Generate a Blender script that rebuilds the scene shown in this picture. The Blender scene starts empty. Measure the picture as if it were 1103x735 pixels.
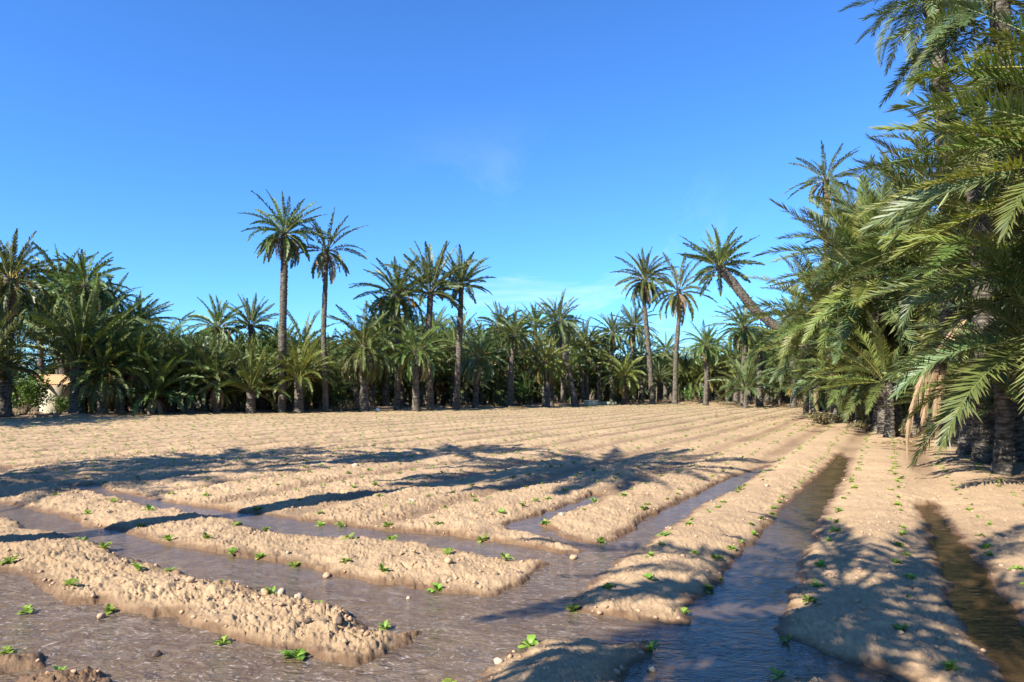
import bpy, math, random
import numpy as np
random.seed(7)
RNG = np.random.default_rng(11)
R = math.radians
S = bpy.context.scene
C = S.collection

# ------------------------------------------------------------------ camera
F, PW, PH, HC = 732.0, 1103.0, 735.0, 1.65
PIT = math.atan((418 - PH / 2) / F)
cam = bpy.data.objects.new('camera', bpy.data.cameras.new('camera'))
C.objects.link(cam)
cam.location = (0, 0, HC)
cam.rotation_euler = (R(90) + PIT, 0, 0)
cam.data.sensor_width = 36
cam.data.lens = 36 * F / PW
cam.data.clip_start = 0.05
cam.data.clip_end = 5000
S.camera = cam
cp, sp = math.cos(PIT), math.sin(PIT)

def ray(px, py):
    x, z = (px - PW / 2) / F, -(py - PH / 2) / F
    return np.array([x, cp - z * sp, z * cp + sp])

def at(px, py, z=0.0):            # photo pixel -> point on a level surface
    d = ray(px, py)
    t = (z - HC) / d[2]
    return np.array([d[0] * t, d[1] * t, z])

def deep(px, py, Y):              # photo pixel -> point at distance Y
    d = ray(px, py)
    t = Y / d[1]
    return np.array([d[0] * t, Y, HC + d[2] * t])

AZ = R(27.7)
AX = np.array([math.sin(AZ), math.cos(AZ)])      # along the furrows
NX = np.array([-AX[1], AX[0]])                   # across them

# ------------------------------------------------------------------ noise
def _h(ix, iy, s):
    n = (ix.astype(np.int64) * 374761393 + iy.astype(np.int64) * 668265263 + s * 974711) & 0xffffffff
    n = ((n ^ (n >> 13)) * 1274126177) & 0xffffffff
    n = n ^ (n >> 16)
    return (n & 0xffff).astype(np.float64) / 65535.0

def noise(x, y, s=0):             # smooth value noise, -1..1
    ix, iy = np.floor(x), np.floor(y)
    fx, fy = x - ix, y - iy
    fx = fx * fx * fx * (fx * (fx * 6 - 15) + 10)
    fy = fy * fy * fy * (fy * (fy * 6 - 15) + 10)
    a, b = _h(ix, iy, s), _h(ix + 1, iy, s)
    c, d = _h(ix, iy + 1, s), _h(ix + 1, iy + 1, s)
    return (a + (b - a) * fx + (c - a) * fy + (a - b - c + d) * fx * fy) * 2 - 1

def rnoise(x, y, f, s):           # rotated to hide the lattice
    a = 0.6 + s * 1.3
    return noise((x * math.cos(a) - y * math.sin(a)) * f + s * 7.3, (x * math.sin(a) + y * math.cos(a)) * f - s * 3.1, s)

def crumbs(x, y, f, s, dens=0.7, pw=2.0):
    """scattered half-sunk round crumbs of mixed size (in units of a cell)"""
    a = 0.3 + s
    X = (x * math.cos(a) - y * math.sin(a)) * f; Y = (x * math.sin(a) + y * math.cos(a)) * f
    ix, iy = np.floor(X), np.floor(Y)
    h = np.zeros(len(x))
    for dx in (-1, 0, 1):
        for dy in (-1, 0, 1):
            cx, cy = ix + dx, iy + dy
            r = 0.12 + 0.55 * _h(cx, cy, s + 3) ** pw
            r = np.where(_h(cx, cy, s + 4) < dens, r, 0)
            ox, oy = cx + _h(cx, cy, s + 1), cy + _h(cx, cy, s + 2)
            e = 0.7 + 0.6 * _h(cx, cy, s + 5)
            d2 = (X - ox) ** 2 * e + (Y - oy) ** 2 / e
            h = np.maximum(h, np.sqrt(np.maximum(0, r * r - d2)))
    return h / f

def sstep(a, b, x):
    t = np.clip((x - a) / (b - a), 0, 1)
    return t * t * (3 - 2 * t)

# ------------------------------------------------------------------ materials
def mat(name):
    m = bpy.data.materials.new(name)
    m.use_nodes = True
    nt = m.node_tree
    for n in list(nt.nodes):
        nt.nodes.remove(n)
    out = nt.nodes.new('ShaderNodeOutputMaterial')
    b = nt.nodes.new('ShaderNodeBsdfPrincipled')
    nt.links.new(b.outputs[0], out.inputs['Surface'])
    return m, nt, b, out

def N(nt, typ, **kw):
    n = nt.nodes.new('ShaderNode' + typ)
    for k, v in kw.items():
        setattr(n, k, v)
    return n

def L(nt, a, b):
    nt.links.new(a, b)

def tex(nt, scale, detail=4, rough=0.55, coord='Object', dist=0.0):
    tc = N(nt, 'TexCoord')
    t = N(nt, 'TexNoise')
    t.inputs['Scale'].default_value = scale
    t.inputs['Detail'].default_value = detail
    t.inputs['Roughness'].default_value = rough
    t.inputs['Distortion'].default_value = dist
    L(nt, tc.outputs[coord], t.inputs['Vector'])
    return t.outputs['Fac']

def ramp(nt, fac, stops):
    r = N(nt, 'ValToRGB')
    el = r.color_ramp.elements
    while len(el) < len(stops):
        el.new(0.5)
    for e, (p, c) in zip(el, stops):
        e.position = p
        e.color = (*c, 1)
    L(nt, fac, r.inputs[0])
    return r.outputs['Color']

def mix(nt, fac, a, b, mode='MIX'):
    m = N(nt, 'Mix', data_type='RGBA', blend_type=mode)
    for sock, v in ((m.inputs[0], fac), (m.inputs[6], a), (m.inputs[7], b)):
        if hasattr(v, 'is_linked'):
            L(nt, v, sock)
        elif isinstance(v, (int, float)):
            sock.default_value = v
        else:
            sock.default_value = (*v, 1)
    return m.outputs[2]

def attr(nt, name):
    a = N(nt, 'Attribute', attribute_name=name)
    return a.outputs['Fac']

def math_(nt, op, a, b=0.0):
    m = N(nt, 'Math', operation=op)
    for sock, v in ((m.inputs[0], a), (m.inputs[1], b)):
        if hasattr(v, 'is_linked'):
            L(nt, v, sock)
        else:
            sock.default_value = v
    return m.outputs[0]

def bump(nt, b, h, strength, dist):
    n = N(nt, 'Bump')
    n.inputs['Strength'].default_value = strength
    n.inputs['Distance'].default_value = dist
    L(nt, h, n.inputs['Height'])
    L(nt, n.outputs[0], b.inputs['Normal'])

def soil_material():
    m, nt, b, o = mat('dry_soil')
    big = tex(nt, 0.8, 3)
    fine = tex(nt, 30, 6, 0.65)
    grit = tex(nt, 190, 3, 0.6)
    c1 = ramp(nt, big, [(0.3, (0.318, 0.217, 0.118)), (0.7, (0.388, 0.270, 0.152))])
    c2 = ramp(nt, fine, [(0.28, (0.217, 0.140, 0.076)), (0.62, (0.425, 0.305, 0.182))])
    col = mix(nt, 0.5, c1, c2)
    patch = ramp(nt, tex(nt, 0.23, 5, 0.6), [(0.35, (0.80, 0.78, 0.76)), (0.65, (1.08, 1.06, 1.04))])
    col = mix(nt, 1.0, col, patch, 'MULTIPLY')
    spk = ramp(nt, grit, [(0.60, (0, 0, 0)), (0.72, (1, 1, 1))])
    col = mix(nt, math_(nt, 'MULTIPLY', spk, 0.35), col, (0.60, 0.46, 0.32))
    wet = attr(nt, 'damp_dark')  # damp banks plus the darker furrow bottoms
    wet_darkc = mix(nt, 1.0, col, (0.36, 0.30, 0.26), 'MULTIPLY')
    col = mix(nt, wet, col, wet_darkc)
    lit = attr(nt, 'litter')
    lc = ramp(nt, fine, [(0.3, (0.05, 0.032, 0.018)), (0.68, (0.19, 0.125, 0.075))])
    col = mix(nt, lit, col, lc)
    L(nt, col, b.inputs['Base Color'])
    L(nt, math_(nt, 'SUBTRACT', 0.95, math_(nt, 'MULTIPLY', wet, 0.4)), b.inputs['Roughness'])
    b.inputs['Specular IOR Level'].default_value = 0.25
    h = math_(nt, 'ADD', math_(nt, 'MULTIPLY', tex(nt, 45, 6, 0.7), 1.0), math_(nt, 'MULTIPLY', grit, 0.3))
    bump(nt, b, h, 0.9, 0.012)
    return m

def water_material():
    m, nt, b, o = mat('muddy_water')
    swirl = tex(nt, 3.0, 7, 0.68, dist=2.2)
    c = ramp(nt, swirl, [(0.30, (0.078, 0.051, 0.030)), (0.52, (0.114, 0.080, 0.050)), (0.64, (0.150, 0.112, 0.078))])
    fo = ramp(nt, tex(nt, 7.0, 8, 0.72, dist=3.0), [(0.56, (0, 0, 0)), (0.66, (1, 1, 1))])
    c = mix(nt, math_(nt, 'MULTIPLY', math_(nt, 'MULTIPLY', fo, attr(nt, 'flow')), 0.8), c, (0.36, 0.32, 0.28))
    dark_brown = attr(nt, 'dark_brown')
    c = mix(nt, dark_brown, c, (0.050, 0.030, 0.014))  # darker brown water, with the palm reflection painted in at the far end
    L(nt, c, b.inputs['Base Color'])
    b.inputs['Roughness'].default_value = 0.07
    b.inputs['IOR'].default_value = 1.36
    tc = N(nt, 'TexCoord')
    mp = N(nt, 'Mapping')
    mp.inputs['Rotation'].default_value = (0, 0, AZ)
    mp.inputs['Scale'].default_value = (1.0, 1.9, 1)
    L(nt, tc.outputs['Object'], mp.inputs['Vector'])
    hs = []
    for sc, dt, w in ((5.5, 3, 1.0), (17, 3, 0.36), (48, 2, 0.10)):
        t = N(nt, 'TexNoise')
        t.inputs['Scale'].default_value = sc
        t.inputs['Detail'].default_value = dt
        t.inputs['Distortion'].default_value = 0.8
        L(nt, mp.outputs[0], t.inputs['Vector'])
        hs.append(math_(nt, 'MULTIPLY', t.outputs['Fac'], w))
    h = math_(nt, 'ADD', math_(nt, 'ADD', hs[0], hs[1]), hs[2])
    h = math_(nt, 'MULTIPLY', h, math_(nt, 'ADD', 0.34, math_(nt, 'MULTIPLY', attr(nt, 'flow'), 0.75)))
    bump(nt, b, h, 0.8, 0.055)
    return m

def leaf_material(name, dark, light, dry, transl=0.13, rough=0.46):
    m, nt, b, o = mat(name)
    inf = N(nt, 'ObjectInfo')
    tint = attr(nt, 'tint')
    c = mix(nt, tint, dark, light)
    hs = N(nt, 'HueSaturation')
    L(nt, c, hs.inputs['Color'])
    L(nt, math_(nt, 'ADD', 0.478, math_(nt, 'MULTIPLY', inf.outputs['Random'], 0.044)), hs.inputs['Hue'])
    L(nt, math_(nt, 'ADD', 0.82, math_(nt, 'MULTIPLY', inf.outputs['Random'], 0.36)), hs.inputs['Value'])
    c = mix(nt, attr(nt, 'dry'), hs.outputs[0], dry)
    L(nt, c, b.inputs['Base Color'])
    b.inputs['Roughness'].default_value = rough
    b.inputs['Specular IOR Level'].default_value = 0.33
    tr = N(nt, 'BsdfTranslucent')
    L(nt, mix(nt, 1.0, c, (1.5, 1.7, 0.6), 'MULTIPLY'), tr.inputs['Color'])
    ms = N(nt, 'MixShader')
    ms.inputs[0].default_value = transl
    L(nt, b.outputs[0], ms.inputs[1])
    L(nt, tr.outputs[0], ms.inputs[2])
    L(nt, ms.outputs[0], o.inputs['Surface'])
    return m

def plain(name, stops, scale=8, rough=0.9, bstr=0.6, bdist=0.02, detail=6):
    m, nt, b, o = mat(name)
    f = tex(nt, scale, detail, 0.65)
    L(nt, ramp(nt, f, stops), b.inputs['Base Color'])
    b.inputs['Roughness'].default_value = rough
    b.inputs['Specular IOR Level'].default_value = 0.3
    bump(nt, b, f, bstr, bdist)
    return m

M = {}
M['soil'] = soil_material()
M['water'] = water_material()
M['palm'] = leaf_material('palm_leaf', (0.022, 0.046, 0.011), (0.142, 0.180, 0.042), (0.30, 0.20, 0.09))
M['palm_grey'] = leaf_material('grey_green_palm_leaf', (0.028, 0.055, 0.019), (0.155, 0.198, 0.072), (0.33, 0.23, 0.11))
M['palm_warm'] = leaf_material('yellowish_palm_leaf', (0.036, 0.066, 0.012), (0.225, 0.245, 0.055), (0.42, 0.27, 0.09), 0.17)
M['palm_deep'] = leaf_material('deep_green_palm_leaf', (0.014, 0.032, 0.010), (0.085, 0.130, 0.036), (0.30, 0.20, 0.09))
M['dry'] = leaf_material('dead_palm_leaf', (0.17, 0.115, 0.060), (0.37, 0.27, 0.145), (0.36, 0.25, 0.13), 0.12, 0.8)
M['seedling'] = leaf_material('seedling_leaf', (0.10, 0.17, 0.018), (0.24, 0.33, 0.05), (0.4, 0.35, 0.1), 0.25, 0.5)
M['shrub'] = leaf_material('shrub_leaf', (0.035, 0.075, 0.014), (0.11, 0.19, 0.03), (0.3, 0.25, 0.1), 0.25, 0.45)
M['weed'] = leaf_material('weed_leaf', (0.06, 0.055, 0.022), (0.22, 0.17, 0.085), (0.36, 0.26, 0.14), 0.15, 0.8)
def trunk_material():
    m, nt, b, o = mat('palm_trunk')
    tc = N(nt, 'TexCoord'); mp = N(nt, 'Mapping'); mp.inputs['Scale'].default_value = (5, 5, 15)
    L(nt, tc.outputs['Object'], mp.inputs[0])
    vo = N(nt, 'TexVoronoi'); vo.inputs['Scale'].default_value = 1.0; vo.inputs['Randomness'].default_value = 0.75
    L(nt, mp.outputs[0], vo.inputs['Vector'])
    f = tex(nt, 26, 7, 0.7)
    h = math_(nt, 'SUBTRACT', math_(nt, 'ADD', math_(nt, 'MULTIPLY', f, 0.7), 0.62), math_(nt, 'MULTIPLY', vo.outputs['Distance'], 0.75))
    L(nt, ramp(nt, h, [(0.10, (0.012, 0.010, 0.008)), (0.45, (0.060, 0.050, 0.038)), (0.85, (0.19, 0.165, 0.125))]), b.inputs['Base Color'])
    b.inputs['Roughness'].default_value = 0.95; b.inputs['Specular IOR Level'].default_value = 0.15
    bump(nt, b, h, 1.0, 0.06)
    return m
M['trunk'] = trunk_material()
M['stalk'] = plain('fruit_stalk', [(0.3, (0.30, 0.14, 0.02)), (0.7, (0.48, 0.26, 0.05))], 6, 0.6, 0.2)
M['clod'] = plain('soil_clod', [(0.3, (0.26, 0.155, 0.085)), (0.7, (0.47, 0.315, 0.19))], 30, 0.95, 0.8, 0.01)
M['wetclod'] = plain('wet_clod', [(0.3, (0.045, 0.030, 0.020)), (0.7, (0.12, 0.08, 0.055))], 30, 0.7, 0.8, 0.01)
M['stone'] = plain('pale_stone', [(0.3, (0.28, 0.21, 0.14)), (0.7, (0.46, 0.36, 0.25))], 22, 0.9, 0.6, 0.01)
M['render'] = plain('shed_render', [(0.3, (0.44, 0.39, 0.27)), (0.7, (0.60, 0.54, 0.39))], 5, 0.9, 0.3)
M['tile'] = plain('clay_tile', [(0.3, (0.42, 0.22, 0.10)), (0.7, (0.62, 0.37, 0.19))], 9, 0.85, 0.4)
M['concrete'] = plain('pale_concrete', [(0.3, (0.42, 0.42, 0.27)), (0.7, (0.58, 0.57, 0.40))], 6, 0.9, 0.4)
M['slab'] = plain('grey_slab', [(0.3, (0.15, 0.17, 0.10)), (0.7, (0.26, 0.27, 0.17))], 6, 0.9, 0.4)
M['sack'] = plain('white_plastic', [(0.3, (0.55, 0.54, 0.50)), (0.7, (0.7, 0.69, 0.64))], 9, 0.5, 0.5)
M['wood'] = plain('old_wood', [(0.3, (0.10, 0.07, 0.045)), (0.7, (0.24, 0.18, 0.12))], 12, 0.9, 0.4)

# ------------------------------------------------------------------ object helpers
def tag(o, label=None, cat=None, group=None, kind=None):
    if label: o['label'] = label
    if cat: o['category'] = cat
    if group: o['group'] = group
    if kind: o['kind'] = kind
    return o

def link(name, me, m=None, parent=None, loc=None):
    o = bpy.data.objects.new(name, me)
    C.objects.link(o)
    if m is not None and not me.materials:
        me.materials.append(m)
    if parent is not None:
        o.parent = parent
    if loc is not None:
        o.location = loc
    return o

def empty(name, loc, label, cat, group=None):
    o = bpy.data.objects.new(name, None)
    C.objects.link(o)
    o.location = loc
    o.empty_display_size = 0.2
    return tag(o, label, cat, group)

def npmesh(name, v, faces, attrs=None, smooth=False):
    """v (n,3); faces a list of (k,3|4) index arrays; attrs {name: per-vertex float}"""
    me = bpy.data.meshes.new(name)
    v = np.asarray(v, np.float32)
    me.vertices.add(len(v))
    me.vertices.foreach_set('co', v.ravel())
    faces = [np.asarray(f, np.int32) for f in faces if len(f)]
    idx = np.concatenate([f.ravel() for f in faces])
    tot = np.concatenate([np.full(len(f), f.shape[1], np.int32) for f in faces])
    me.loops.add(len(idx))
    me.loops.foreach_set('vertex_index', idx)
    me.polygons.add(len(tot))
    me.polygons.foreach_set('loop_start', np.concatenate([[0], np.cumsum(tot)[:-1]]).astype(np.int32))
    me.polygons.foreach_set('loop_total', tot)
    if smooth:
        me.polygons.foreach_set('use_smooth', np.ones(len(tot), bool))
    for k, a in (attrs or {}).items():
        at_ = me.attributes.new(k, 'FLOAT', 'POINT')
        at_.data.foreach_set('value', np.asarray(a, np.float32))
    me.update(calc_edges=True)
    me.validate()
    return me

class Geo:
    """collects vertices and faces of one mesh"""
    def __init__(s):
        s.v, s.t, s.q, s.a, s.d, s.n = [], [], [], [], [], 0
    def add(s, v, q=None, t=None, tint=0.5, dry=0.0):
        v = np.asarray(v, float).reshape(-1, 3)
        if q is not None and len(q): s.q.append(np.asarray(q) + s.n)
        if t is not None and len(t): s.t.append(np.asarray(t) + s.n)
        s.v.append(v)
        s.a.append(np.broadcast_to(tint, (len(v),)).astype(float))
        s.d.append(np.broadcast_to(dry, (len(v),)).astype(float))
        s.n += len(v)
    def mesh(s, name, smooth=False):
        f = []
        if s.q: f.append(np.concatenate(s.q))
        if s.t: f.append(np.concatenate(s.t))
        return npmesh(name, np.concatenate(s.v), f, {'tint': np.concatenate(s.a), 'dry': np.concatenate(s.d)}, smooth)

def tube_into(g, pts, rad, sides=6, tint=0.5, dry=0.0):
    pts = np.asarray(pts, float); n = len(pts)
    rad = np.broadcast_to(rad, (n,))
    T = np.gradient(pts, axis=0); T /= np.linalg.norm(T, axis=1)[:, None] + 1e-9
    ref = np.array([0, 0, 1.0]) if abs(T[0][2]) < 0.9 else np.array([1.0, 0, 0])
    A = np.cross(T, ref); A /= np.linalg.norm(A, axis=1)[:, None] + 1e-9
    B = np.cross(T, A)
    an = np.arange(sides) * 2 * math.pi / sides
    v = pts[:, None] + rad[:, None, None] * (np.cos(an)[None, :, None] * A[:, None] + np.sin(an)[None, :, None] * B[:, None])
    i = np.arange(n - 1)[:, None] * sides; j = np.arange(sides)[None]; k = (j + 1) % sides
    q = np.stack([i + j, i + k, i + sides + k, i + sides + j], -1).reshape(-1, 4)
    g.add(v.reshape(-1, 3), q, None, tint, dry)

# ------------------------------------------------------------------ the field: water outlines traced on the level water surface
def W(pts):
    return np.array([at(*p)[:2] for p in pts])

def Z(h, pts):                     # edges seen over the crest of a bed, not at the waterline
    return [(x, y, h) for x, y in pts]

WATER = [
    # the main ditch that runs up between the beds
    W([(828, 502), (800, 524), (764, 540), (740, 556), (700, 583), (660, 610), (637, 627), (620, 645), (613, 657), (640, 664), (690, 668), (738, 672),
       (760, 735), (760, 820), (677, 820), (677, 735), (687, 717), (700, 700), (695, 692), (655, 685, 0.06), (607, 680, 0.08), (582, 679, 0.08), (562, 693, 0.05), (526, 717),
       (496, 735), (460, 780), (300, 780), (374, 721), (402, 709), (430, 697), (458, 680), (526, 644), (532, 643), (575, 620), (597, 604), (625, 597),
       (647, 587), (686, 568), (700, 557), (780, 518), (820, 504)]),
    # short inlet
    W([(650, 535), (632, 546), (605, 556), (580, 566), (610, 580), (650, 587), (665, 600), (625, 592), (607, 585), (575, 578), (550, 571), (541, 567), (560, 560), (590, 552), (612, 545), (638, 533)]),
    # the three ditches at the head of the beds
    W([(71, 523), (104, 523), (125, 531), (151, 534), (177, 541), (226, 548), (259, 552), (321, 560), (400, 570), (470, 576), (518, 582), (562, 588), (607, 596), (630, 597), (645, 612)] + Z(0.03, [(597, 604), (542, 602), (510, 594), (470, 588), (410, 582), (350, 577), (281, 570), (259, 562), (236, 556), (193, 550), (163, 545), (132, 537), (106, 530)]) + [(73, 527)]),
    W([(-90, 533), (0, 543), (24, 547), (64, 556), (96, 568), (128, 570), (173, 586), (225, 594), (257, 600), (281, 602), (321, 610), (349, 618), (400, 627), (470, 636), (526, 644), (560, 640), (540, 690), (458, 681)] + Z(0.03, [(426, 680), (402, 676), (394, 668), (370, 657), (341, 649), (289, 637), (236, 625), (200, 616), (174, 611), (155, 604), (132, 597), (111, 588), (78, 576), (47, 571), (28, 568), (0, 554), (-90, 540)])),
    W([(-120, 596), (0, 617), (24, 620), (52, 637), (80, 647), (124, 657), (160, 665), (188, 665), (200, 672), (225, 681), (249, 689), (289, 697), (341, 707), (373, 719), (402, 709), (430, 697), (458, 680),
       (530, 690), (520, 722), (470, 820), (-200, 820), (-250, 700)]),
    W([(-70, 499), (-10, 500), (14, 505), (4, 511), (-70, 512)]),
    # two furrows filling with water
    W([(905, 489), (914, 494), (909, 516), (889, 548), (877, 580), (864, 600), (858, 629), (846, 657), (838, 683), (889, 705), (925, 717), (981, 735), (1020, 770), (1060, 820), (650, 820), (677, 735), (690, 715), (715, 690),
       (738, 672), (745, 650), (772, 629), (786, 609), (828, 564), (860, 532), (893, 500)]),
    W([(990, 545), (997, 564), (1005, 589), (1017, 621), (1027, 657), (1053, 697), (1069, 729), (1100, 820), (1320, 820), (1170, 720), (1103, 669), (1077, 637), (1061, 613), (1041, 588), (1021, 564), (1003, 543)]),
]
ISLES = [
    W([(-60, 700, 0.06), (0, 697, 0.06), (29, 701, 0.05), (43, 712), (32, 724), (0, 727), (-70, 732)]),
    W([(16, 730), (45, 722, 0.05), (91, 719, 0.05), (107, 726), (118, 735), (135, 765), (60, 770), (10, 750)]),
    W([(835, 729), (848, 720, .05), (870, 722, .05), (897, 735), (925, 765), (815, 770)]),
]

def psd(poly, x, y, reach):
    """signed distance to a polygon (negative inside); points further than reach keep a large value"""
    d = np.full(len(x), 9.0)
    lo, hi = poly.min(0) - reach, poly.max(0) + reach
    m = np.where((x > lo[0]) & (x < hi[0]) & (y > lo[1]) & (y < hi[1]))[0]
    if not len(m): return d
    px, py = x[m], y[m]
    best = np.full(len(m), 1e9); ins = np.zeros(len(m), bool)
    for (ax, ay), (bx, by) in zip(poly, np.roll(poly, -1, 0)):
        ex, ey = bx - ax, by - ay
        t = np.clip(((px - ax) * ex + (py - ay) * ey) / (ex * ex + ey * ey + 1e-12), 0, 1)
        best = np.minimum(best, (px - ax - t * ex) ** 2 + (py - ay - t * ey) ** 2)
        c = (ay > py) != (by > py)
        ins ^= c & (px < ex * (py - ay) / (ey if abs(ey) > 1e-12 else 1e-12) + ax)
    d[m] = np.where(ins, -1, 1) * np.sqrt(best)
    return d

def shore(x, y):
    """distance to the nearest water edge, with ragged edges"""
    jx = 0.040 * rnoise(x, y, 4, 1) + 0.026 * rnoise(x, y, 12, 2) + 0.016 * rnoise(x, y, 36, 3)
    jy = 0.040 * rnoise(x, y, 4, 4) + 0.026 * rnoise(x, y, 12, 5) + 0.016 * rnoise(x, y, 36, 6)
    x, y = x + jx, y + jy
    d = np.full(len(x), 9.0)
    for p in WATER: d = np.minimum(d, psd(p, x, y, 0.9))
    for p in ISLES: d = np.maximum(d, -psd(p, x, y, 0.9) * np.where(psd(p, x, y, 0.9) < 8, 1, 0) - np.where(psd(p, x, y, 0.9) < 8, 0, 99))
    return d

EDGE = np.array([at(x, y)[:2] for x, y in [(-50, 453), (0, 452), (130, 450), (260, 447), (400, 443), (560, 439), (640, 437), (700, 436), (800, 436), (865, 442), (900, 454), (940, 467), (1000, 477), (1050, 487), (1103, 500), (1160, 515)]])
FIELD = np.vstack([EDGE, [[9.5, 8], [9.0, -6], [-30, -6], [-40, 20]]])
SP, V0 = 1.47, 0.83
def uv(x, y):
    return x * AX[0] + y * AX[1], x * NX[0] + y * NX[1]

def field_height(x, y):
    """height, dampness with furrow darkening, and litter of the ground"""
    n = len(x)
    u, v = uv(x, y)
    d = np.full(n, 9.0)
    near = np.where((y > 1.0) & (y < 22) & (np.abs(x) < 22))[0]
    d[near] = shore(x[near], y[near])
    fd = psd(FIELD, x + 0.5 * rnoise(x, y, 0.5, 8), y + 0.5 * rnoise(x, y, 0.5, 9), 3.0)
    inside = psd(FIELD, x, y, 0.0)
    fd = np.where((fd > 8) & (inside < 0), -9, fd)
    # furrows
    vv = v + 0.022 * np.maximum(0, u - 8) + 0.05 * rnoise(x, y, 0.5, 10) + 0.10 * rnoise(x, y, 0.12, 50)
    ph = (vv - V0) / SP
    ridge = 0.5 - 0.5 * np.cos(2 * math.pi * ph)
    ridge = ridge ** 0.75
    leftrow = sstep(2.6, 3.6, v) 
    amp = (0.085 + 0.02 * rnoise(x, y, 0.6, 11)) * (1 + 0.75 * sstep(12, 28, u)) + 0.045 * leftrow * sstep(16, 8, u) * (1 + 1.2 * rnoise(x, y, 1.1, 26))
    rows = 0.030 + amp * ridge
    rows += 0.014 * (np.sin(u * 6.0 + 3 * rnoise(x, y, 0.4, 12))) * ridge * sstep(10, 20, u)
    # heads of the beds: no furrows
    headz = sstep(5.6, 5.0, u) * 1.0
    headz = np.where(v < 2.9, sstep(3.9, 3.2, u), sstep(6.3, 5.7, u))
    flat = 0.072 + 0.022 * rnoise(x, y, 0.9, 13)
    base = rows * (1 - headz) + flat * headz
    rough = np.where(v > 2.4, 1.0, 0.55) * sstep(30, 12, u) + 0.30
    wz = np.where(v > 2.4, 0.045, 0.15) * np.exp(0.9 * rnoise(x, y, 4.5, 49))
    hb = np.where(v > 2.4, 0.045, 0.070) * (1 + 0.3 * rnoise(x, y, 1.7, 14))
    dp = np.maximum(d, 0)
    bank = 0.008 + hb * (1 - np.exp(-dp / wz)) + 0.04 * sstep(0.05, 0.7, dp)
    k = 0.03
    hmix = np.clip(0.5 + 0.5 * (base - bank) / k, 0, 1)
    z = base * (1 - hmix) + bank * hmix - k * hmix * (1 - hmix)
    lum = 0.020 * rnoise(x, y, 1.9, 15) + 0.010 * rnoise(x, y, 5.2, 16)
    wx, wy = x + 0.05 * rnoise(x, y, 6, 41), y + 0.05 * rnoise(x, y, 6, 42)
    pat = np.clip(0.5 + 0.7 * rnoise(x, y, 1.5, 43) + 0.3 * rnoise(x, y, 4, 48), 0, 1)
    bil = 0.010 * rnoise(wx, wy, 7, 17) + 0.0045 * rnoise(wx, wy, 26, 19) + 0.0035 * rnoise(wx, wy, 60, 20) + 0.0022 * rnoise(x, y, 120, 44)
    nr_ = np.where(np.hypot(x, y) < 20)[0]
    if len(nr_):
        a_, b_ = wx[nr_], wy[nr_]
        cr = np.maximum(crumbs(a_, b_, 12, 71, 0.4, 5.0) * 0.40, crumbs(a_, b_, 25, 81, 0.7, 2.6) * 0.62)
        cr = np.maximum(cr, crumbs(a_, b_, 50, 91, 0.8, 1.8) * 0.85)
        bil[nr_] += cr * (0.25 + 0.95 * pat[nr_]) - 0.006
    crk = np.abs(rnoise(wx, wy, 3.1, 45)); bil = bil - 0.020 * sstep(0.05, 0.0, crk) * sstep(0.0, 0.4, rnoise(x, y, 1.1, 46))
    z = z + (lum * 0.8 + bil * 1.15) * rough * sstep(0.0, 0.10, dp + 0.01)
    z = np.maximum(z, 0.007 + 0.012 * sstep(0.0, 0.05, dp))
    under = -0.07 * sstep(0, 0.12, -d)
    z = np.where(d > 0, z, under)
    damp_dark = 0.55 * sstep(0.17, 0.02, d + 0.05 * rnoise(x, y, 5, 21)) * sstep(0.12, 0.03, z) + 0.45 * sstep(0.06, 0.01, d + 0.03 * rnoise(x, y, 9, 52))
    damp_dark = np.maximum(damp_dark, 0.9 * sstep(4.75, 4.5, y) * sstep(-1.9, -2.3, x))
    # outside the field
    out = sstep(-0.3, 1.6, fd)
    gz = 0.14 + 0.10 * rnoise(x, y, 0.35, 22) + 0.06 * rnoise(x, y, 1.3, 23) + 0.025 * rnoise(x, y, 4.5, 24)
    gz += 0.14 * np.exp(-((fd - 0.9) / 0.7) ** 2)
    z = z * (1 - out) + gz * out
    litter = sstep(0.0, 1.8, fd + 0.7 * rnoise(x, y, 0.8, 25)) * (0.72 + 0.28 * rnoise(x, y, 0.5, 27))
    damp_dark = np.maximum(damp_dark, (0.42 + 0.2 * rnoise(x, y, 0.8, 47)) * sstep(0.45, 0.12, ridge) * (1 - headz) * sstep(2.6, 3.2, np.where(v > 2.4, 9, u * 0.2)) * (1 - out))  # soil also made darker along the furrow bottoms
    return z, np.clip(damp_dark, 0, 1), np.clip(litter, 0, 1), d

def ground():
    r = [0.05]
    while r[-1] < 72:
        q = r[-1]
        r.append(q + (0.05 if q < 2.2 else min(max(0.0046 * q, 0.0125), 0.11)))
    while r[-1] < 900: r.append(r[-1] * 1.12)
    r = np.array(r)
    a = list(np.arange(-49, 49.001, 0.078)) + list(np.arange(52, 309, 3.0))
    a = np.radians(np.array(a)); na, nr = len(a), len(r)
    X = (r[:, None] * np.sin(a)[None]).ravel(); Y = (r[:, None] * np.cos(a)[None]).ravel()
    z, damp_dark, litter, d = field_height(X, Y)
    i = np.arange(nr - 1)[:, None] * na; j = np.arange(na)[None]; k = (j + 1) % na
    q = np.stack([i + j, i + k, i + na + k, i + na + j], -1).reshape(-1, 4)[:, ::-1]
    me = npmesh('ground', np.stack([X, Y, z], 1), [q], {'damp_dark': damp_dark, 'litter': litter}, True)
    o = link('ground', me, M['soil'])
    tag(o, 'tan ploughed field soil shaped into beds and furrows', None, None, 'structure')

def gz(x, y):
    z, _, _, d = field_height(np.array([float(x)]), np.array([float(y)]))
    return float(z[0]), float(d[0])

def gzs(x, y):
    z, _, _, d = field_height(np.asarray(x, float), np.asarray(y, float))
    return z, d

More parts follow.
